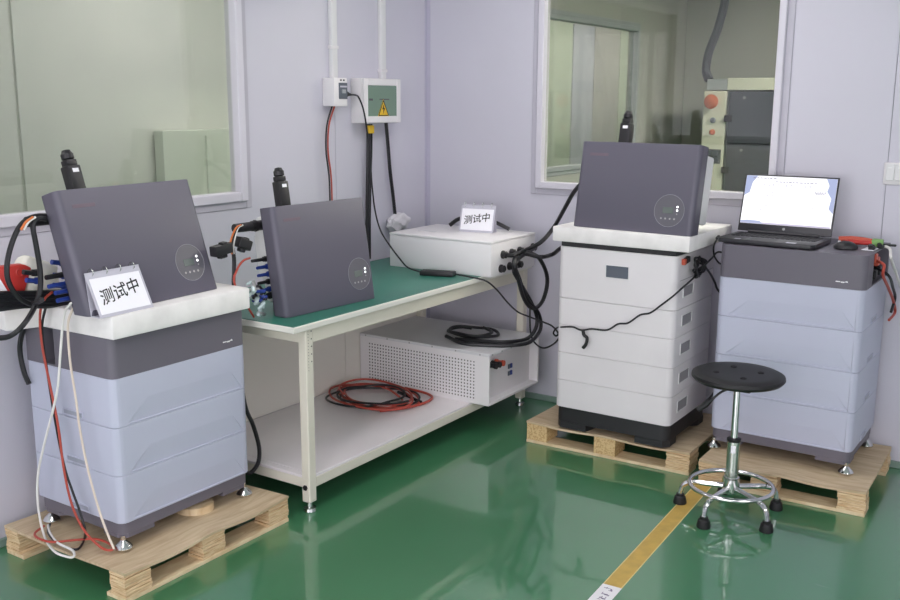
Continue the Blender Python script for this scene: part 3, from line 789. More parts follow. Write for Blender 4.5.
# white cable-gland enclosure on the bench top
eb = thing('junction_enclosure', 'white steel enclosure with black cable glands on bench top', 'enclosure', (3.941, 2.393, BH))
EX, EY, EH = 0.43, 0.605, 0.172
bm = new(); bx(bm, (0, 0, 0), (EX, EY, EH-0.012), 0.003, 2); obj('case', bm, 'box_white', eb)
bm = new(); bx(bm, (-0.002, -0.001, EH-0.0115), (EX+0.002, EY+0.002, EH), 0.003, 2); el = obj('lid', bm, 'box_white', eb)
bm = new(); bx(bm, (0.14, 0.43, EH), (0.165, 0.53, EH+0.0015)); obj('nameplate', bm, 'box_grey', el, False)
GL = [(508-5.5, 254.5), (511, 252.5), (519, 250.5), (532, 247), (500.5, 268.5), (509, 266), (518, 264)]
GP = []
for gx, gy in GL:
    q = Y_(gx, gy, 2.393); lx, lz = q.x-3.941, q.z-BH
    GP.append(q)
    bm = new(); lathe(bm, [(0.020, 0), (0.020, 0.008), (0.016, 0.010), (0.017, 0.022), (0.012, 0.026), (0.010, 0.026), (0.0, 0.022)], 14, Matrix.Translation((lx, 0.0005, lz)) @ Matrix.Rotation(R(90), 4, 'X')); obj('cable_gland', bm, 'black_plastic', eb)

# power brick on the bench
pbk = thing('power_adapter', 'small flat black power adapter lying on green bench top', 'power adapter', (3.845, 2.635, BH), R(-73))
bm = new(); bx(bm, (-0.085, -0.028, 0), (0.085, 0.028, 0.024), 0.005, 2); obj('case', bm, 'black_plastic', pbk)
bm = new(); bx(bm, (-0.06, -0.018, 0.0238), (0.06, 0.018, 0.0244)); obj('rating_label', bm, 'rubber', pbk, False)

# ------------------------------------------------------------------ flip signs
def flip_sign(label, loc, rz, w, h, depth, fs, fr=0.76):
    t = thing('flip_sign', label, 'sign', loc, rz)
    a = math.atan2(depth*fr, h); a2 = math.atan2(depth*(1-fr), h)
    Mf = Matrix.Rotation(-a, 4, 'X')                      # front leaf leans back from its lower edge
    Hs = math.hypot(depth*fr, h)
    bm = new(); bx(bm, (-w/2, 0, 0), (w/2, 0.002, Hs), 0.0008, 1, Mf); fl = obj('front_leaf', bm, 'sleeve', t)
    bm = new(); bx(bm, (-w/2, -0.002, 0), (w/2, 0.0, Hs), 0.0008, 1, Matrix.Translation((0, depth, 0)) @ Matrix.Rotation(a2, 4, 'X') @ Matrix.Diagonal((1, 1, h/math.cos(a2)/Hs, 1))); obj('rear_leaf', bm, 'sleeve', t)
    bm = new(); bx(bm, (-w/2, 0.002, 0), (w/2, depth-0.002, 0.002)); obj('base_leaf', bm, 'sleeve', t)
    bm = new(); bx(bm, (-w/2+0.009, -0.0012, 0.010), (w/2-0.009, 0.0, Hs-0.022), 0, 1, Mf); pp = obj('paper_card', bm, 'paper', t, False)
    bm = text_bm('测试中', fs, 0.0006, 0.0)
    M = Mf @ Matrix.Translation((0, -0.0016, Hs*0.47)) @ Matrix.Rotation(R(90), 4, 'X') @ Matrix(((1, 0, 0, 0), (0.16, 1, 0, 0), (0, 0, 1, 0), (0, 0, 0, 1)))
    bmesh.ops.transform(bm, matrix=M, verts=bm.verts[:]); obj('lettering', bm, 'ink', pp, False)
    top = Mf @ Vector((0, 0, Hs))
    for k in range(4):
        x = -w/2+w*(0.12+0.253*k); bm = new()
        tube(bm, [(x, top.y+0.012*math.cos(2*PI*q/14)+0.001, top.z-0.001+0.012*math.sin(2*PI*q/14)) for q in range(14)], 0.0017, 6, True); obj('ring', bm, 'chrome_soft', t)
    return t
flip_sign('flip-over sign card on the left foam slab before the large inverter', (2.004, 2.590, 0.9222), R(2), 0.216, 0.138, 0.046, 0.055, 1.4)
flip_sign('flip-over sign card standing on the white gland enclosure', (4.195, 2.642, BH+EH+0.0005), R(-80), 0.19, 0.136, 0.05, 0.048)

# ------------------------------------------------------------------ wall boxes and conduits on the left wall
def conduit(x, z0, label, clip_z):
    t = thing('cable_conduit', label, 'conduit', (x, WL, z0))
    bm = new(); bx(bm, (-0.021, -0.024, 0), (0.021, 0, CZ-z0), 0.005, 2); obj('channel', bm, 'cast_white', t)
    for cz in clip_z:
        bm = new(); bx(bm, (-0.028, -0.0265, cz-z0-0.008), (0.028, 0, cz-z0+0.008), 0.003); obj('clip', bm, 'box_white', t)
conduit(3.752, 1.706, 'white vertical conduit above the small socket box', (1.85, 2.2))
conduit(4.14, 1.709, 'white vertical conduit above the breaker panel', (1.75, 2.2))
sb = thing('socket_box', 'small white socket box with grey breaker on left wall', 'socket box', (3.725, WL, 1.57))
bm = new(); bx(bm, (-0.045, -0.075, 0), (0.055, 0, 0.135), 0.005, 2); obj('housing', bm, 'box_white', sb)
bm = new(); bx(bm, (-0.012, -0.08, 0.035), (0.05, -0.074, 0.112), 0.002); bk = obj('breaker', bm, 'screen_dark', sb)
bm = new(); bx(bm, (0.004, -0.088, 0.062), (0.03, -0.0795, 0.080), 0.002); obj('toggle', bm, 'machine_trim', bk)
bm = new(); bx(bm, (-0.006, -0.0812, 0.09), (0.044, -0.0795, 0.098)); obj('print_strip', bm, 'sleeve', bk, False)
bm = new()
for k in range(2): bx(bm, (0.0+0.022*k, -0.0758, 0.120), (0.012+0.022*k, -0.0745, 0.128))
obj('terminal_slots', bm, 'hole', sb, False)
bm = new(); cyl(bm, (0.0555, -0.05, 0.062), (0.083, -0.05, 0.058), 0.019, 12, 0.013); cyl(bm, (0.083, -0.05, 0.058), (0.105, -0.052, 0.056), 0.010, 10, 0.006); tag(obj('power_plug', bm, 'rubber'), 'black power plug pushed into the side of the socket box', 'plug').location = sb.location
ep = thing('breaker_panel', 'white breaker panel with tinted door and yellow warning triangle', 'breaker panel', (4.054, WL, 1.486))
bm = new(); bx(bm, (-0.16, -0.07, 0), (0.145, 0, 0.222), 0.004, 2); obj('housing', bm, 'box_white', ep)
bm = new(); frame_bars(bm, 'y', -0.158, 0.148, 0.001, 0.221, 0.034, -0.085, -0.0695, 0.003); obj('front_frame', bm, 'box_white', ep)
bm = new(); bx(bm, (-0.13, -0.082, 0.030), (0.12, -0.0702, 0.192), 0.002); dr = obj('tinted_door', bm, 'door_green', ep)
bm = new(); Mx = Matrix.Translation((0.0, -0.0825, 0.034)) @ Matrix.Rotation(R(90), 4, 'X')
prism(bm, [(-0.046, 0), (0.046, 0), (0.0, 0.085)], 0, 0.0012, 0, 1, Mx); wt = obj('warning_triangle', bm, 'yellow', ep, False)
bm = new(); Mx = Matrix.Translation((0.0, -0.0840, 0.034)) @ Matrix.Rotation(R(90), 4, 'X')
prism(bm, [(0.004, 0.062), (-0.012, 0.034), (0.0, 0.036), (-0.005, 0.010), (0.013, 0.042), (0.002, 0.040)], 0, 0.0008, 0, 1, Mx)
for p, q in (((-0.040, 0.004), (0.040, 0.004)), ((0.040, 0.004), (0.0, 0.079)), ((0.0, 0.079), (-0.040, 0.004))):
    d_ = (Vector(q)-Vector(p)).normalized(); n_ = Vector((-d_.y, d_.x))*0.0022
    prism(bm, [tuple(Vector(p)-n_), tuple(Vector(q)-n_), tuple(Vector(q)+n_), tuple(Vector(p)+n_)], 0, 0.0008, 0, 1, Mx)
obj('warning_symbol', bm, 'ink', wt, False)
bm = new(); bx(bm, (-0.115, -0.0826, 0.112), (-0.085, -0.0815, 0.122)); bx(bm, (-0.03, -0.0826, 0.116), (0.05, -0.0815, 0.121)); obj('door_print', bm, 'hole', dr, False)
# wall switch at the right edge
ws = thing('wall_switch', 'white double wall switch at the right edge of the wall', 'switch', (WR, 0.757, 1.255), R(-90))
bm = new(); bx(bm, (-0.045, -0.012, 0), (0.045, 0, 0.094), 0.005, 2); obj('plate', bm, 'box_white', ws)
for k in (-1, 1):
    bm = new(); bx(bm, (min(0, k*0.036)+0.001, -0.016, 0.018), (max(0, k*0.036)-0.001, -0.011, 0.088), 0.002); rk = obj('rocker', bm, 'cast_white', ws)
    bm = new(); bx(bm, (k*0.02-0.008, -0.0168, 0.070), (k*0.02+0.008, -0.0155, 0.074)); obj('glow_strip', bm, 'logo_white', rk, False)
# white putty seal where a cable enters the wall
bm = new(); bmesh.ops.create_icosphere(bm, subdivisions=3, radius=1)
for v in bm.verts:
    n_ = 1+0.18*math.sin(v.co.x*5+1)*math.cos(v.co.z*6+2)+0.1*math.sin(v.co.y*9)
    v.co = Vector((v.co.x*0.085*n_, v.co.y*0.04*n_, v.co.z*0.05*n_))
o = tag(obj('sealing_putty', bm, 'putty'), 'lump of white sealing putty on wall behind the enclosure', 'putty'); o.location = (4.235, WL-0.037, 0.955)

# ------------------------------------------------------------------ laptop, mouse, tool
TZ2 = 0.1056+top2
lp = thing('laptop', 'open black laptop with bright white screen on the right stack', 'laptop', (4.075, 1.156, TZ2), R(-91.5))
LWd, LD = 0.405, 0.265
bm = new(); prism(bm, [(-LWd/2+0.012, 0), (LWd/2-0.012, 0), (LWd/2, 0.02), (LWd/2, LD), (-LWd/2, LD), (-LWd/2, 0.02)], 0.004, 0.022, 0.003, 2); obj('base', bm, 'laptop_black', lp)
for sx in (-1, 1):
    for y in (0.03, LD-0.03):
        bm = new(); bx(bm, (sx*0.16-0.02, y-0.006, 0), (sx*0.16+0.02, y+0.006, 0.0045)); obj('rubber_foot', bm, 'rubber', lp, False)
bm = new()
for r_ in range(6):
    for k in range(17):
        x0 = -0.178+k*0.0212; y0 = 0.115+r_*0.0195
        bx(bm, (x0, y0, 0.0215), (x0+0.0165, y0+0.0145, 0.0245))
p = obj('keys', bm, 'key', lp, False); p['kind'] = 'stuff'
bm = new(); bx(bm, (-0.075, 0.018, 0.0216), (0.035, 0.095, 0.0224), 0.0005); obj('touchpad', bm, 'key', lp)
bm = new(); bx(bm, (-0.186, 0.11, 0.0214), (0.186, 0.236, 0.0222)); obj('keyboard_deck', bm, 'key_deck', lp, False)
bm = new(); bx(bm, (0.085, 0.012, 0.0216), (0.125, 0.038, 0.0226)); obj('sticker', bm, 'sleeve', lp, False)
bm = new(); bx(bm, (-0.13, 0.012, 0.0216), (-0.105, 0.034, 0.0226)); obj('sticker', bm, 'sleeve', lp, False)
bm = new(); cyl(bm, (-LWd/2+0.05, LD-0.004, 0.026), (LWd/2-0.05, LD-0.004, 0.026), 0.007, 12); obj('hinge', bm, 'laptop_black', lp)
ML = Matrix.Translation((0, LD-0.002, 0.028)) @ Matrix.Rotation(R(-15), 4, 'X')
LH = 0.255
bm = new(); bx(bm, (-LWd/2, 0, 0), (LWd/2, 0.008, LH), 0.003, 2, ML); lid = obj('lid', bm, 'laptop_black', lp)
bm = new(); bx(bm, (-LWd/2+0.007, -0.0008, 0.034), (LWd/2-0.007, 0.0004, LH-0.007), 0, 1, ML); scn = obj('screen', bm, 'screen_white', lp, False)
def scr(name, polys, m_):
    bm = new()
    for P in polys: prism(bm, P, 0, 0.0004, 0, 1, ML @ Matrix.Translation((0, -0.0008, 0)) @ Matrix.Rotation(R(90), 4, 'X'))
    obj(name, bm, m_, scn, False)
u0, u1, v0, v1 = -LWd/2+0.0075, LWd/2-0.0075, 0.0345, LH-0.0075
for W_ in ([[(u0, v1), (u0+0.05, v1), (u0+0.03, v1-0.03), (u0+0.022, v1-0.075), (u0, v1-0.09)], [(u1, v1), (u1-0.045, v1), (u1-0.03, v1-0.03), (u1-0.036, v1-0.055), (u1-0.015, v1-0.085), (u1-0.02, v1-0.13), (u1, v1-0.15)],
     [(u0, v0), (u0+0.10, v0), (u0+0.085, v0+0.012), (u0+0.03, v0+0.014), (u0, v0+0.01)]]): scr('wallpaper_edge', [W_], 'screen_blue')
scr('task_bar', [[(u0+0.002, v0), (u1-0.002, v0), (u1-0.002, v0+0.006), (u0+0.002, v0+0.006)]], 'screen_bar')
tx = []
for (a, b, vv) in ((0.03, 0.13, 0.008), (0.13, 0.33, 0.022)):
    x = u0+a
    while x < u0+b:
        l = random.uniform(0.004, 0.014); tx.append([(x, v1-vv), (x+l, v1-vv), (x+l, v1-vv-0.003), (x, v1-vv-0.003)]); x += l+0.005
for row in (0.035, 0.04, 0.07, 0.085, 0.13, 0.15):
    x = u0+0.06
    while x < u1-0.06:
        l = random.uniform(0.003, 0.008)
        if random.random() < 0.55: tx.append([(x, v1-row), (x+l, v1-row), (x+l, v1-row-0.002), (x, v1-row-0.002)])
        x += l+0.014
for k in range(9): tx.append([(u1-0.085+0.005*k, v1-0.058-0.006*(k % 2)), (u1-0.082+0.005*k, v1-0.058-0.006*(k % 2)), (u1-0.082+0.005*k, v1-0.066-0.006*(k % 2)), (u1-0.085+0.005*k, v1-0.066-0.006*(k % 2))])
scr('screen_print', tx, 'screen_text')
bpy.data.objects['screen_print']['kind'] = 'stuff'
bm = new(); disc(bm, (0, -0.0005, 0.018), 0.006, '-y', 12, 0.0008); bmesh.ops.transform(bm, matrix=ML, verts=bm.verts[:]); obj('maker_mark', bm, 'screw', lid)

ms = thing('computer_mouse', 'small black computer mouse to the right of laptop', 'mouse', (4.20, 0.858, TZ2), R(-80))
bm = new(); bmesh.ops.create_uvsphere(bm, u_segments=20, v_segments=12, radius=1)
for v in bm.verts:
    z = v.co.z
    v.co = Vector((v.co.x*0.048, v.co.y*0.032, (z*0.030 if z > 0 else z*0.004)+0.0045))
obj('shell', bm, 'black_plastic', ms)
bm = new(); cyl(bm, (-0.026, -0.004, 0.030), (-0.026, 0.004, 0.030), 0.006, 10); obj('wheel', bm, 'screw', ms)
tl = thing('wire_stripper', 'red and green handled wire tool lying behind the mouse', 'tool', (4.335, 0.815, TZ2), R(-84))
bm = new(); tube(bm, smooth_path([(-0.10, 0.0, 0.022), (-0.05, 0.004, 0.026), (0.0, 0.002, 0.024), (0.05, -0.004, 0.018)]), 0.013, 10); obj('handle', bm, 'orange_red', tl)
bm = new(); tube(bm, smooth_path([(-0.07, -0.03, 0.016), (0.0, -0.022, 0.018), (0.06, -0.012, 0.016)]), 0.010, 10); obj('handle', bm, 'red_plastic', tl)
bm = new(); bx(bm, (0.03, -0.028, 0.004), (0.075, 0.016, 0.034), 0.006, 2); obj('grip_collar', bm, 'green_plastic', tl)
bm = new(); bx(bm, (0.075, -0.018, 0.008), (0.125, 0.004, 0.016), 0.003); obj('jaw', bm, 'rubber', tl)
bm = new(); prism(bm, [(-0.03, -0.02), (0.05, -0.025), (0.055, 0.02), (-0.025, 0.026)], 0, 0.002); o = tag(obj('paper_slip', bm, 'paper'), 'small white paper slip between mouse and wire tool', 'paper'); o.location = (4.245, 0.775, TZ2)
for k, (px, py, lab) in enumerate(((872, 247.5, 'small black clamp beside the paper slip on right stack'), (881, 246, 'small black plug at the right end of the stack top'))):
    q = Z_(px, py, TZ2+0.01); bm = new(); tube(bm, [(-0.02, 0, 0.012), (0, 0.008, 0.015), (0.02, 0, 0.012)], 0.009, 8); bx(bm, (-0.016, -0.012, 0), (0.014, 0.012, 0.014), 0.003)
    o = tag(obj('cable_clip', bm, 'black_plastic'), lab, 'clip'); o.location = (q.x, q.y, TZ2)

# ------------------------------------------------------------------ stool
STX, STY = 3.660, 1.100
st = thing('lab_stool', 'round black seated lab stool with chrome footring', 'stool', (STX, STY, 0))
bm = new(); lathe(bm, [(0, 0.53), (0.13, 0.53), (0.165, 0.537), (0.176, 0.549), (0.174, 0.561), (0.160, 0.568), (0.13, 0.569), (0.06, 0.566), (0, 0.564)], 48); seat = obj('seat', bm, 'rubber', st, ang=50); seat.location.z = 0.008
for a in range(4):
    q = R(30+90*a); bm = new(); lathe(bm, [(0.012, 0.563), (0.012, 0.5705), (0.007, 0.5705), (0.006, 0.568), (0, 0.568)], 12, Matrix.Translation((0.085*math.cos(q), 0.085*math.sin(q), 0))); obj('screw', bm, 'ink', seat)
bm = new(); bx(bm, (-0.07, -0.07, 0.519), (0.07, 0.07, 0.538), 0.003); obj('seat_plate', bm, 'black_plastic', st)
bm = new(); lathe(bm, [(0.014, 0.30), (0.014, 0.519)], 20); obj('piston', bm, 'chrome', st)
bm = new(); lathe(bm, [(0.022, 0.15), (0.025, 0.152), (0.025, 0.300), (0.027, 0.302), (0.027, 0.308), (0.018, 0.310), (0.014, 0.310)], 24); obj('column', bm, 'chrome_soft', st)
bm = new(); lathe(bm, [(0.0262, 0.298), (0.0275, 0.300), (0.0275, 0.309), (0.019, 0.312), (0.0145, 0.312)], 24); obj('column_cap', bm, 'rubber', st)
bm = new(); prism(bm, [(0.0255*math.cos(R(a)), 0.0255*math.sin(R(a))) for a in (175, 185, 195, 205, 215)]+[(0.0245*math.cos(R(a)), 0.0245*math.sin(R(a))) for a in (215, 205, 195, 185, 175)], 0.255, 0.285); obj('column_label', bm, 'paper', st, False)
bm = new(); lathe(bm, [(0.03, 0.085), (0.034, 0.095), (0.03, 0.15), (0.026, 0.152)], 24); obj('hub', bm, 'chrome', st)
bm = new(); tube(bm, [(0.160*math.cos(2*PI*k/64), 0.160*math.sin(2*PI*k/64), 0.114) for k in range(64)], 0.009, 12, True); obj('foot_ring', bm, 'chrome', st)
for k in range(5):
    q = R(169+72*k); c, s = math.cos(q), math.sin(q)
    bm = new(); tube(bm, smooth_path([(0.02*c, 0.02*s, 0.108), (0.09*c, 0.09*s, 0.104), (0.155*c, 0.155*s, 0.098), (0.187*c, 0.187*s, 0.080), (0.198*c, 0.198*s, 0.042)], 5), 0.0105, 10); lg = obj('leg', bm, 'chrome', st)
    bm = new(); lathe(bm, [(0.026, 0), (0.027, 0.006), (0.022, 0.030), (0.016, 0.034), (0.016, 0.042), (0, 0.042)], 16, Matrix.Translation((0.198*c, 0.198*s, 0))); obj('rubber_foot', bm, 'rubber', lg)
d_ = Vector((-0.55, 0.83, 0)).normalized()
bm = new(); tube(bm, smooth_path([(0.015*d_.x, 0.015*d_.y, 0.515), (0.06*d_.x, 0.06*d_.y, 0.498), (0.10*d_.x, 0.10*d_.y, 0.462)], 4), 0.005, 8); lv = obj('lift_lever', bm, 'black_plastic', st)
bm = new(); tube(bm, [(0.095*d_.x, 0.095*d_.y, 0.468), (0.12*d_.x, 0.12*d_.y, 0.446), (0.15*d_.x, 0.15*d_.y, 0.424)], 0.01, 10, radii=[0.007, 0.013, 0.009]); obj('paddle', bm, 'rubber', lv)

# ------------------------------------------------------------------ floor tape
ta, tb = Vector((2.52, 1.2145)), Vector((4.0, 1.287))
d_ = (tb-ta).normalized(); n_ = Vector((-d_.y, d_.x))
def strip(bm, a, b, w0, w1, z0, z1):
    prism(bm, [tuple(a+n_*w0), tuple(b+n_*w0), tuple(b+n_*w1), tuple(a+n_*w1)], z0, z1)
tp = thing('floor_tape', 'yellow floor marking tape running under the stool', 'tape', (0, 0, 0))
sp = ta+d_*0.318
bm = new(); strip(bm, sp, tb, -0.030, 0.030, 0, 0.0008); obj('yellow_strip', bm, 'tape_yellow', tp, False)
bm = new(); strip(bm, sp, tb, 0.0302, 0.034, 0, 0.0009); strip(bm, sp, tb, -0.034, -0.0302, 0, 0.0009); obj('pale_border', bm, 'tape_edge', tp, False)
bm = new(); strip(bm, ta, sp, -0.034, 0.034, 0, 0.001); lb = obj('white_label', bm, 'tape_white', tp, False)
bm = new()
for k in range(8):
    c0 = ta+d_*(0.290-0.036*k)
    for q in range(8):
        u, v = random.uniform(-0.012, 0.006), random.uniform(-0.016, 0.010)
        if q % 2: a, b, w_, h_ = u, u+random.uniform(0.008, 0.016), v, 0.0022
        else: a, b, w_, h_ = u, u+0.0024, v, random.uniform(0.008, 0.016)
        a_, b_ = c0+d_*a, c0+d_*b
        prism(bm, [tuple(a_+n_*w_), tuple(b_+n_*w_), tuple(b_+n_*(w_+h_)), tuple(a_+n_*(w_+h_))], 0.001, 0.0014)
p = obj('faded_print', bm, 'ink_faint', lb, False); p['kind'] = 'stuff'

# ------------------------------------------------------------------ cables: left station
def P(plane, val, pts): return [{'x': X_, 'y': Y_, 'z': Z_}[plane](a, b, val) for a, b in pts]
cable('power_cable', 'thick black cable looping from the left inverter plug past the red housing',
      P('y', 2.80, [(47, 216), (38, 216), (28, 219), (20, 226)]) + P('y', 2.80, [(13, 240), (8, 258), (7, 275), (12, 289), (22, 300), (33, 304)]) + P('y', 2.72, [(42, 300)]), 0.0085)
cable('power_cable', 'thick black cable falling straight from left inverter plug and sweeping left',
      P('y', 2.78, [(46, 219), (38, 219), (33, 226), (36, 245), (40, 270), (40, 290), (34, 308)]) + P('y', 2.72, [(24, 324), (12, 335), (0, 338), (-15, 336)]), 0.0085)
for k, (mm, off) in enumerate((('cable_orange', 0), ('cable_white', 2.5))):
    cable('core_wire', '%s core wire showing at the left inverter gland' % ('orange' if k == 0 else 'white'), P('y', 2.775, [(33+off, 217), (26+off, 222), (21+off, 230)]), 0.004, mm, 'wire')
cable('power_cable', 'black cable hanging behind the left stack from the foam edge', P('x', 1.93, [(26, 322), (21, 338), (20, 352), (24, 372), (29, 384)]), 0.009)
for k in range(5):
    cable('cable_run', '%s black cable of the bundle lying on the left foam slab' % ('lowest', 'second lowest', 'middle', 'second highest', 'topmost')[k],
          P('y', 2.86+0.004*k, [(-30, 312-3.6*k), (0, 309-3.8*k), (25, 306-3.2*k), (48, 306-3.4*k), (66, 303-3.0*k), (80, 302-3*k)]), 0.0085)
cable('signal_wire', 'red wire running down the side of left stack to pallet',
      P('x', 1.885, [(52, 292), (44, 300), (40, 315), (42, 345), (50, 385), (58, 425), (64, 470), (72, 505), (84, 530), (98, 545)]) + P('z', 0.118, [(107, 550), (113, 549), (108, 543), (95, 539), (75, 540), (52, 542), (38, 538), (35, 533), (44, 526)]), 0.0042, 'cable_red', 'wire')
cable('signal_wire', 'thin black wire running beside the red one to pallet',
      P('x', 1.892, [(46, 305), (42, 330), (47, 370), (55, 420), (64, 465), (72, 490), (80, 512), (85, 530)]) + P('z', 0.115, [(84, 540), (78, 549), (68, 548), (55, 541), (48, 532), (50, 524)]), 0.0042, 'cable_black', 'wire')
cable('signal_wire', 'bright white wire hanging down the left stack and curling on pallet',
      P('x', 1.875, [(71, 303), (64, 315), (61, 345), (58, 385), (53, 410), (44, 445), (38, 475), (38, 505), (44, 535)]) + P('z', 0.117, [(54, 551), (68, 557), (74, 556), (72, 550), (58, 543), (50, 533), (48, 525)]), 0.0042, 'cable_white', 'wire')
cable('signal_wire', 'cream wire hanging down the left stack to its front foot',
      P('x', 1.888, [(73, 308), (68, 325), (70, 360), (76, 400), (80, 430), (88, 470), (99, 510), (108, 535), (114, 549)]), 0.0040, 'cable_cream', 'wire')
cable('power_cable', 'black cable curving down between left stack and workbench',
      [(2.60, 2.72, 0.74), (2.60, 2.72, 0.62)] + P('y', 2.72, [(245, 405), (253, 425), (259, 447), (258, 463), (250, 473), (243, 470)]), 0.0085)
# red lockable plug housing, connectors and white cloth on the foam
rh = thing('plug_housing', 'red plastic plug housing with white triangle on left foam slab', 'plug', (1.795, 2.93, 0.972), R(-10))
bm = new(); prism(bm, [(-0.075, 0), (0.05, -0.005), (0.085, 0.085), (0.06, 0.10), (-0.075, 0.10)], -0.02, 0.02, 0.006, 2, Matrix.Rotation(R(90), 4, 'X')); obj('shell', bm, 'red_plastic', rh)
bm = new(); prism(bm, [(-0.045, 0.02), (0.0, 0.018), (-0.025, 0.07)], 0, 0.001, 0, 1, Matrix.Translation((0, -0.0205, 0)) @ Matrix.Rotation(R(90), 4, 'X')); obj('white_triangle', bm, 'paper', rh, False)
bm = new(); tube(bm, [(0.045+0.012*math.cos(2*PI*k/14), -0.018, 0.075+0.012*math.sin(2*PI*k/14)) for k in range(14)], 0.004, 6, True); obj('lock_eye', bm, 'red_plastic', rh)
bm = new(); bx(bm, (1.85, 2.90, 0.93), (1.985, 2.985, 1.075), 0.03, 3)
for v in bm.verts: v.co += Vector((0.008*math.sin(v.co.z*60), 0, 0.018*math.sin(v.co.x*31)))
tag(obj('parts_bag', bm, 'bag'), 'crumpled pale plastic bag between red housing and inverter', 'bag')
for k, (px, py, mm, lab) in enumerate(((58, 262, 'blue_plastic', 'upper blue connector beside the large inverter'), (60, 275, 'blue_plastic', 'middle blue connector beside the large inverter'), (60, 285, 'blue_plastic', 'lower blue connector beside the large inverter'),
        (30, 272, 'black_plastic', 'black connector lying between red housing and white bag'), (33, 280, 'blue_plastic', 'dark blue connector under the white bag edge'))):
    q = Y_(px, py, 2.835); bm = new()
    cyl(bm, q+Vector((-0.024, 0, 0.003)), q+Vector((0.008, 0, -0.004)), 0.0085, 10); cyl(bm, q+Vector((0.008, 0, -0.004)), q+Vector((0.028, 0, -0.006)), 0.0115, 10)
    tag(obj('cable_connector', bm, mm), lab, 'connector')
# ------------------------------------------------------------------ cables: second inverter
yq = 2.66
for k, (mm, dx, nm) in enumerate((('cable_orange', 0.0, 'orange'), ('cable_black', 2.2, 'black'), ('cable_white', 4.2, 'pale'))):
    cable('core_wire', '%s core wire dropping from the bench inverter gland' % nm, P('y', yq, [(241+dx*0.4, 225), (236+dx*0.5, 228), (231.5+dx*0.8, 238), (230+dx*0.8, 247), (232+dx*0.4, 254)]), 0.0034, mm, 'wire')
cable('core_wire', 'red wire arching from a black plug beside the bench inverter', P('y', yq, [(250, 258), (243, 261), (237, 270), (235, 285)]) + [Vector((2.655, 2.68, BH+0.006))], 0.0042, 'cable_red', 'wire')
for k, (px, py, lx, ang, lab) in enumerate(((223, 249, 0.050, 6, 'black connector block hanging left of bench inverter'), (244, 244, 0.038, -24, 'black connector block tilted under the bench inverter gland'))):
    q = Y_(px, py, yq-0.005); t = thing('connector_block', lab, 'connector', q, rot=(0, R(-ang), 0))
    bm = new(); bx(bm, (-lx, -0.018, -0.019), (lx*0.7, 0.018, 0.019), 0.004, 2); obj('housing', bm, 'black_plastic', t)
    bm = new(); bx(bm, (-lx*0.5, -0.012, -0.032), (lx*0.2, 0.012, -0.018), 0.003); obj('latch', bm, 'black_plastic', t)
    bm = new(); bx(bm, (-lx*0.2, -0.012, 0.018), (lx*0.3, 0.012, 0.025), 0.002); obj('rib', bm, 'black_plastic', t)
cable('power_cable', 'dark taped wire loom hanging from the connector blocks', P('y', yq+0.01, [(232, 246), (234, 258), (234, 272), (234, 288)]) + [Vector((2.64, 2.74, BH+0.012))], 0.0075)
for k in range(26):
    u = random.uniform(0, 1); v = random.uniform(0, 1)
    q = Y_(250+u*14+v*5, 282+v*33, 2.625+0.035*random.random())
    q.z = max(q.z, BH+0.011)
    mm = ('clear_plastic', 'blue_plastic', 'rail_steel', 'clear_plastic', 'black_plastic')[k % 5]
    a = Vector((random.uniform(-1, 1), random.uniform(-0.4, 0.4), random.uniform(-0.6, 0.6))).normalized()*0.019
    bm = new(); cyl(bm, q-a, q, 0.006, 8); cyl(bm, q, q+a, 0.0085, 8, 0.006)
    tag(obj('terminal_plug', bm, mm), {'clear_plastic': 'clear plastic terminal in the heap beside the bench inverter', 'blue_plastic': 'dark blue terminal in the heap beside the bench inverter', 'rail_steel': 'metal terminal in the heap beside the bench inverter', 'black_plastic': 'black terminal in the heap beside the bench inverter'}[mm], 'terminal', 'terminals heaped by the bench inverter')

# ------------------------------------------------------------------ cables on the left wall
cable('wall_wire', 'black wire dropping from the socket box on left wall', [(3.712, 3.165, 1.575)] + P('y', 3.165, [(327, 125), (326, 150), (329, 175), (330, 200), (331, 240), (332, 262)]), 0.0042, 'cable_black', 'wire')
cable('wall_wire', 'red wire dropping from the socket box on left wall', [(3.724, 3.160, 1.575)] + P('y', 3.160, [(329, 125), (328, 150), (331, 175), (332, 200), (333, 240), (334, 262)]), 0.0042, 'cable_red', 'wire')
cable('mains_lead', 'thin black cord from wall plug down to the power adapter', [(3.828, 3.147, 1.626), (3.85, 3.13, 1.624)] + P('y', 3.095, [(359, 98), (363.5, 110)]) + P('y', 3.10, [(367, 130), (370, 155), (372, 185), (375, 210)]) + [X_(380, 229, 3.95), X_(388, 243, 3.922), X_(400, 259, 3.90), X_(408, 267.5, 3.865), Vector((3.823, 2.722, BH+0.012))], 0.0042, 'cable_black', 'cord')
cable('power_cable', 'thick black cable below the breaker panel running behind inverter', P('y', 3.17, [(368.5, 124), (368.5, 150), (368, 180), (367.5, 215), (367, 240)]) + [Vector((3.95, 3.15, BH+0.012))], 0.011)
cable('power_cable', 'second black cable below the breaker panel beside the thick one', P('y', 3.185, [(371, 124), (371, 150), (370, 180), (369.5, 215)]) + [Vector((3.99, 3.168, BH+0.012))], 0.008)
bm = new(); q = Y_(370, 131, 3.165); bx(bm, q-Vector((0.018, 0.012, 0.012)), q+Vector((0.022, 0.012, 0.028)), 0.003); tag(obj('cable_tag', bm, 'yellow'), 'yellow tag on cables just below the breaker panel', 'tag')
cable('power_cable', 'black cable from breaker panel down to the white putty seal', P('y', 3.17, [(386, 122), (388, 145), (390, 170), (393, 195), (395, 214)]), 0.0095)

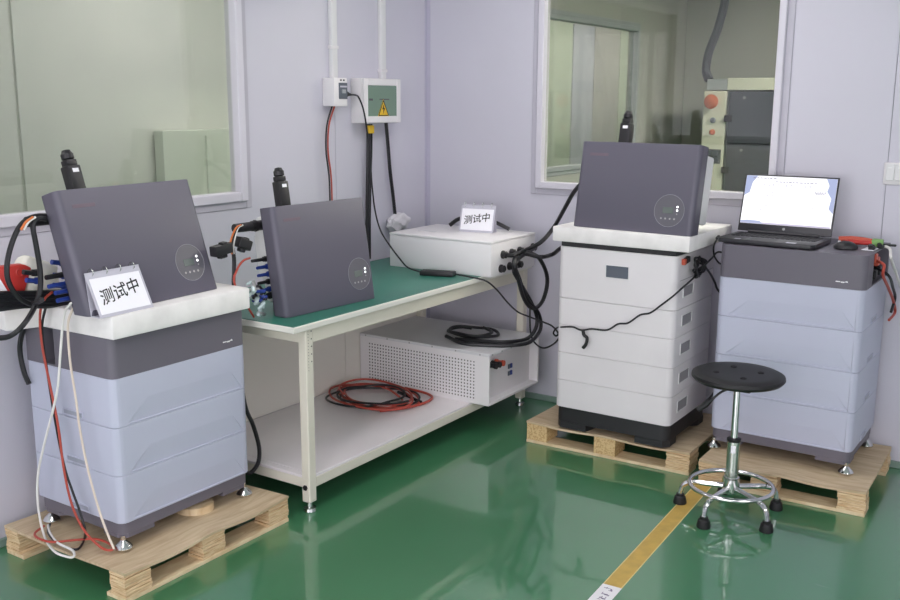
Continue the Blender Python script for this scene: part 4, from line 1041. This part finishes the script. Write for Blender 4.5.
# ------------------------------------------------------------------ cables at the enclosure
g = GP
def out(q, d=0.03): return Vector((q.x, q.y-d, q.z))
cable('power_cable', 'thick black cable rising from the enclosure glands to the upper inverter', [out(g[0], 0.02), out(g[0], 0.05)] + P('y', 2.34, [(516, 254), (526, 250)]) + P('y', 2.25, [(541, 242), (554, 227)]) + [Y_(566, 206, 2.12), Y_(574, 192, 2.06), Vector((4.085, 1.995, 1.235)), Vector((4.085, 1.945, 1.245))], 0.0105)
cable('power_cable', 'black cable bending from the glands into back of white cabinet', [out(g[1], 0.02), out(g[1], 0.045)] + P('y', 2.32, [(527, 254)]) + P('y', 2.22, [(541, 257), (553, 254)]) + [Y_(563, 247, 2.10), Vector((4.18, 2.03, 0.945))], 0.0105)
cable('power_cable', 'black cable making a wide loop below the enclosure', [out(g[2], 0.02), out(g[2], 0.04)] + P('y', 2.31, [(530, 253), (539, 258), (546, 272), (547, 285), (543, 300), (536, 308), (529, 306), (523, 296), (518, 278), (514, 264)]) + [out(g[1], 0.035)], 0.0105)
cable('power_cable', 'black cable from a lower gland down onto the perforated box', [out(g[5], 0.02), out(g[5], 0.04)] + P('y', 2.315, [(514, 272), (522, 286), (532, 304), (537, 318), (535, 330)]) + [Z_(526, 339, SZ+PH+0.012), Z_(505, 342, SZ+PH+0.012), Z_(480, 341, SZ+PH+0.012), Z_(455, 339, SZ+PH+0.012)], 0.0095)
cable('power_cable', 'black cable from an upper gland dropping beside it onto box', [out(g[3], 0.02)] + P('y', 2.31, [(516, 262), (520, 280), (528, 300), (538, 312), (541, 325), (538, 334)]) + [Z_(528, 343, SZ+PH+0.012), Z_(508, 345.5, SZ+PH+0.012), Z_(485, 345, SZ+PH+0.012), Z_(462, 343, SZ+PH+0.012), Z_(446, 336, SZ+PH+0.024)], 0.0095)
# coil on the perforated box
def coil(c, rx, ry, turns, r, jit, ang, dz):
    pts = []
    N = int(18*turns)
    for k in range(N+1):
        a = 2*PI*k/18+ang; s = 1+jit*math.sin(k*0.7)+jit*0.6*math.sin(k*0.31+1)
        dx_, dy_ = jit*0.25*math.sin(k*0.11+ang), jit*0.3*math.cos(k*0.17+ang)
        pts.append(Vector((c[0]+dx_+rx*s*math.cos(a), c[1]+dy_+ry*s*math.sin(a), c[2]+dz*k/N+0.003*math.sin(k*1.3))))
    return pts
cc = Z_(472, 333.5, SZ+PH+0.013)
cable('coiled_cable', 'coil of black cable lying on top of the perforated box', coil((cc.x, cc.y, SZ+PH+0.0125), 0.10, 0.13, 1.9, 0.009, 0.05, 0.4, 0.02), 0.0078, sub=2)
cc = Z_(383, 398, SZ+0.01)
for nm, mm, rx, ry, tn, an, jx, zz in (('red', 'cable_red', 0.165, 0.205, 4.4, 0.2, 0.13, 0.008), ('black', 'cable_black', 0.165, 0.195, 2.4, 2.0, 0.14, 0.012)):
    cable('coiled_cable', 'coil of %s test lead lying on the lower bench shelf' % nm, coil((cc.x-0.02, cc.y+0.03, SZ+zz), rx, ry, tn, 0.006, jx, an, 0.03), 0.0054, mm, sub=3)
cable('test_lead', 'red lead end stretching from coil toward the perforated box', [Z_(405, 388, SZ+0.02), Z_(418, 391, SZ+0.018), Z_(428, 394, SZ+0.012), Z_(432, 398, SZ+0.01), Z_(424, 403, SZ+0.01), Z_(405, 408, SZ+0.01), Z_(380, 411, SZ+0.01)], 0.0065, 'cable_red', 'lead')
cable('test_lead', 'black lead end with plug beside the red coil', [Z_(398, 392, SZ+0.024), Z_(410, 397, SZ+0.016), Z_(416, 400, SZ+0.012), Z_(421, 402, SZ+0.012)], 0.008, 'cable_black', 'lead')
# thin cord from the adapter to the white cabinet
q0 = Vector((3.87, 2.548, BH+0.012))
pts = [q0, Z_(470, 277, BH+0.008)] + P('y', 2.39, [(486, 281), (497, 290), (508, 303), (518, 312)]) + [Y_(530, 317, 2.31), Y_(543, 322, 2.20), Y_(552, 326, 2.12)] + P('y', 2.075, [(558, 333), (556, 336), (553.5, 333), (556.5, 328)]) + \
      P('x', 3.905, [(563, 327), (573, 327), (581, 330), (592, 329), (607, 330), (618, 324), (628, 323), (640, 315), (650, 313), (660, 306), (672, 297), (680, 290)]) + [Y_(688, 283, 1.447), Y_(694, 277.5, 1.445), Y_(699, 272, 1.447)]
cable('mains_lead', 'thin black cord strung across the front of the white cabinet', pts, 0.0042, 'cable_black', 'cord')
cable('mains_lead', 'thin black cord hanging in a low loop left of white cabinet', P('y', 2.33, [(530, 306), (530, 322), (531, 335)]) + [Y_(535, 343, 2.28), Y_(543, 348, 2.2), Y_(552, 345, 2.12), Y_(559, 338, 2.06), Vector((4.12, 2.045, 0.60))], 0.0042, 'cable_black', 'cord')
bm = new(); tube(bm, smooth_path(P('x', 3.899, [(583, 330), (584, 335), (587, 338), (586, 344), (583, 348)]), 4), 0.008, 8, radii=None); tag(obj('velcro_strap', bm, 'rubber'), 'short black strap dangling from the cord on white cabinet', 'strap')
cable('power_cable', 'black cable arching on enclosure behind the sign card', [Vector((4.375-0.09, 2.86, BH+EH+0.012)), Vector((4.30, 2.80, BH+EH+0.05)), Vector((4.31, 2.66, BH+EH+0.062)), Vector((4.31, 2.585, BH+EH+0.04)), Vector((4.325, 2.52, BH+EH+0.011))], 0.0105)

# ------------------------------------------------------------------ cables between cabinet and right stack
cable('coiled_cable', 'tangled knot of black cable on the white cabinet side terminals', [Y_(699, 268, 1.437)+Vector(((0.05+0.014*math.sin(k*0.37))*math.cos(k*0.9), 0.012*math.sin(k*1.7), (0.036+0.012*math.cos(k*0.53))*math.sin(k*0.9+0.5*math.sin(k)))) for k in range(34)], 0.0048, sub=3)
cable('signal_wire', 'black wire climbing from cable knot to the laptop', P('y', 1.40, [(704, 266), (712, 258), (718, 252)]) + [Vector((4.30, 1.37, 0.93))], 0.004, 'cable_black', 'wire')
cable('signal_wire', 'thin black wire from laptop side looping down beside cabinet', [Vector((4.13, 1.334, TZ2+0.014)), Vector((4.12, 1.37, TZ2+0.012))] + P('y', 1.385, [(719, 236), (714, 245), (714, 255), (718, 262), (721, 264)]), 0.004, 'cable_black', 'wire')
cable('signal_wire', 'black wire drooping from cable knot behind the blue stack', P('y', 1.40, [(706, 268), (711, 275), (715, 283), (718, 290)]) + [Vector((4.36, 1.37, 0.70))], 0.005, 'cable_black', 'wire')
cable('signal_wire', 'thin black wire low between white cabinet and blue stack', P('y', 1.38, [(700, 410), (705, 402), (712, 395)]) + [Vector((4.38, 1.37, 0.36))], 0.005, 'cable_black', 'wire')
# right end of the right stack
ys = 0.700
cable('battery_lead', 'red battery lead hanging at the right end of laptop stack', [Vector((4.20, 0.775, 0.985)), Vector((4.205, 0.74, 0.975))] + P('y', ys, [(884, 265), (883, 275), (888, 287), (893, 300), (895, 312), (889, 320)]), 0.006, 'cable_red', 'lead')
cable('battery_lead', 'black battery lead hanging at the right end of laptop stack', [Vector((4.30, 0.775, 0.94))] + P('y', ys, [(888, 275), (893, 288), (895, 298), (891, 312)]), 0.006, 'cable_black', 'lead')
cable('battery_lead', 'white cord running off the stack top at the right edge', [Vector((4.33, 0.80, TZ2+0.005)), Vector((4.33, 0.755, TZ2+0.007)), Vector((4.315, 0.712, TZ2+0.003))] + P('y', 0.69, [(891, 258), (895, 270), (899, 282), (905, 296)]), 0.006, 'cable_white', 'cord')
for k, (y, zz, mm) in enumerate(((0.0, 0.985, 'orange_red'), (0.05, 0.965, 'orange_red'), (0.02, 0.915, 'black_plastic'), (0.11, 0.92, 'black_plastic'))):
    bm = new(); bx(bm, (4.185+y, 0.735, zz-0.018), (4.225+y, 0.768, zz+0.018), 0.004); tag(obj('battery_plug', bm, mm), ('upper red plug in the end pocket of laptop stack', 'lower red plug in the end pocket of laptop stack', 'front black plug in the end pocket of laptop stack', 'rear black plug in the end pocket of laptop stack')[k], 'plug')
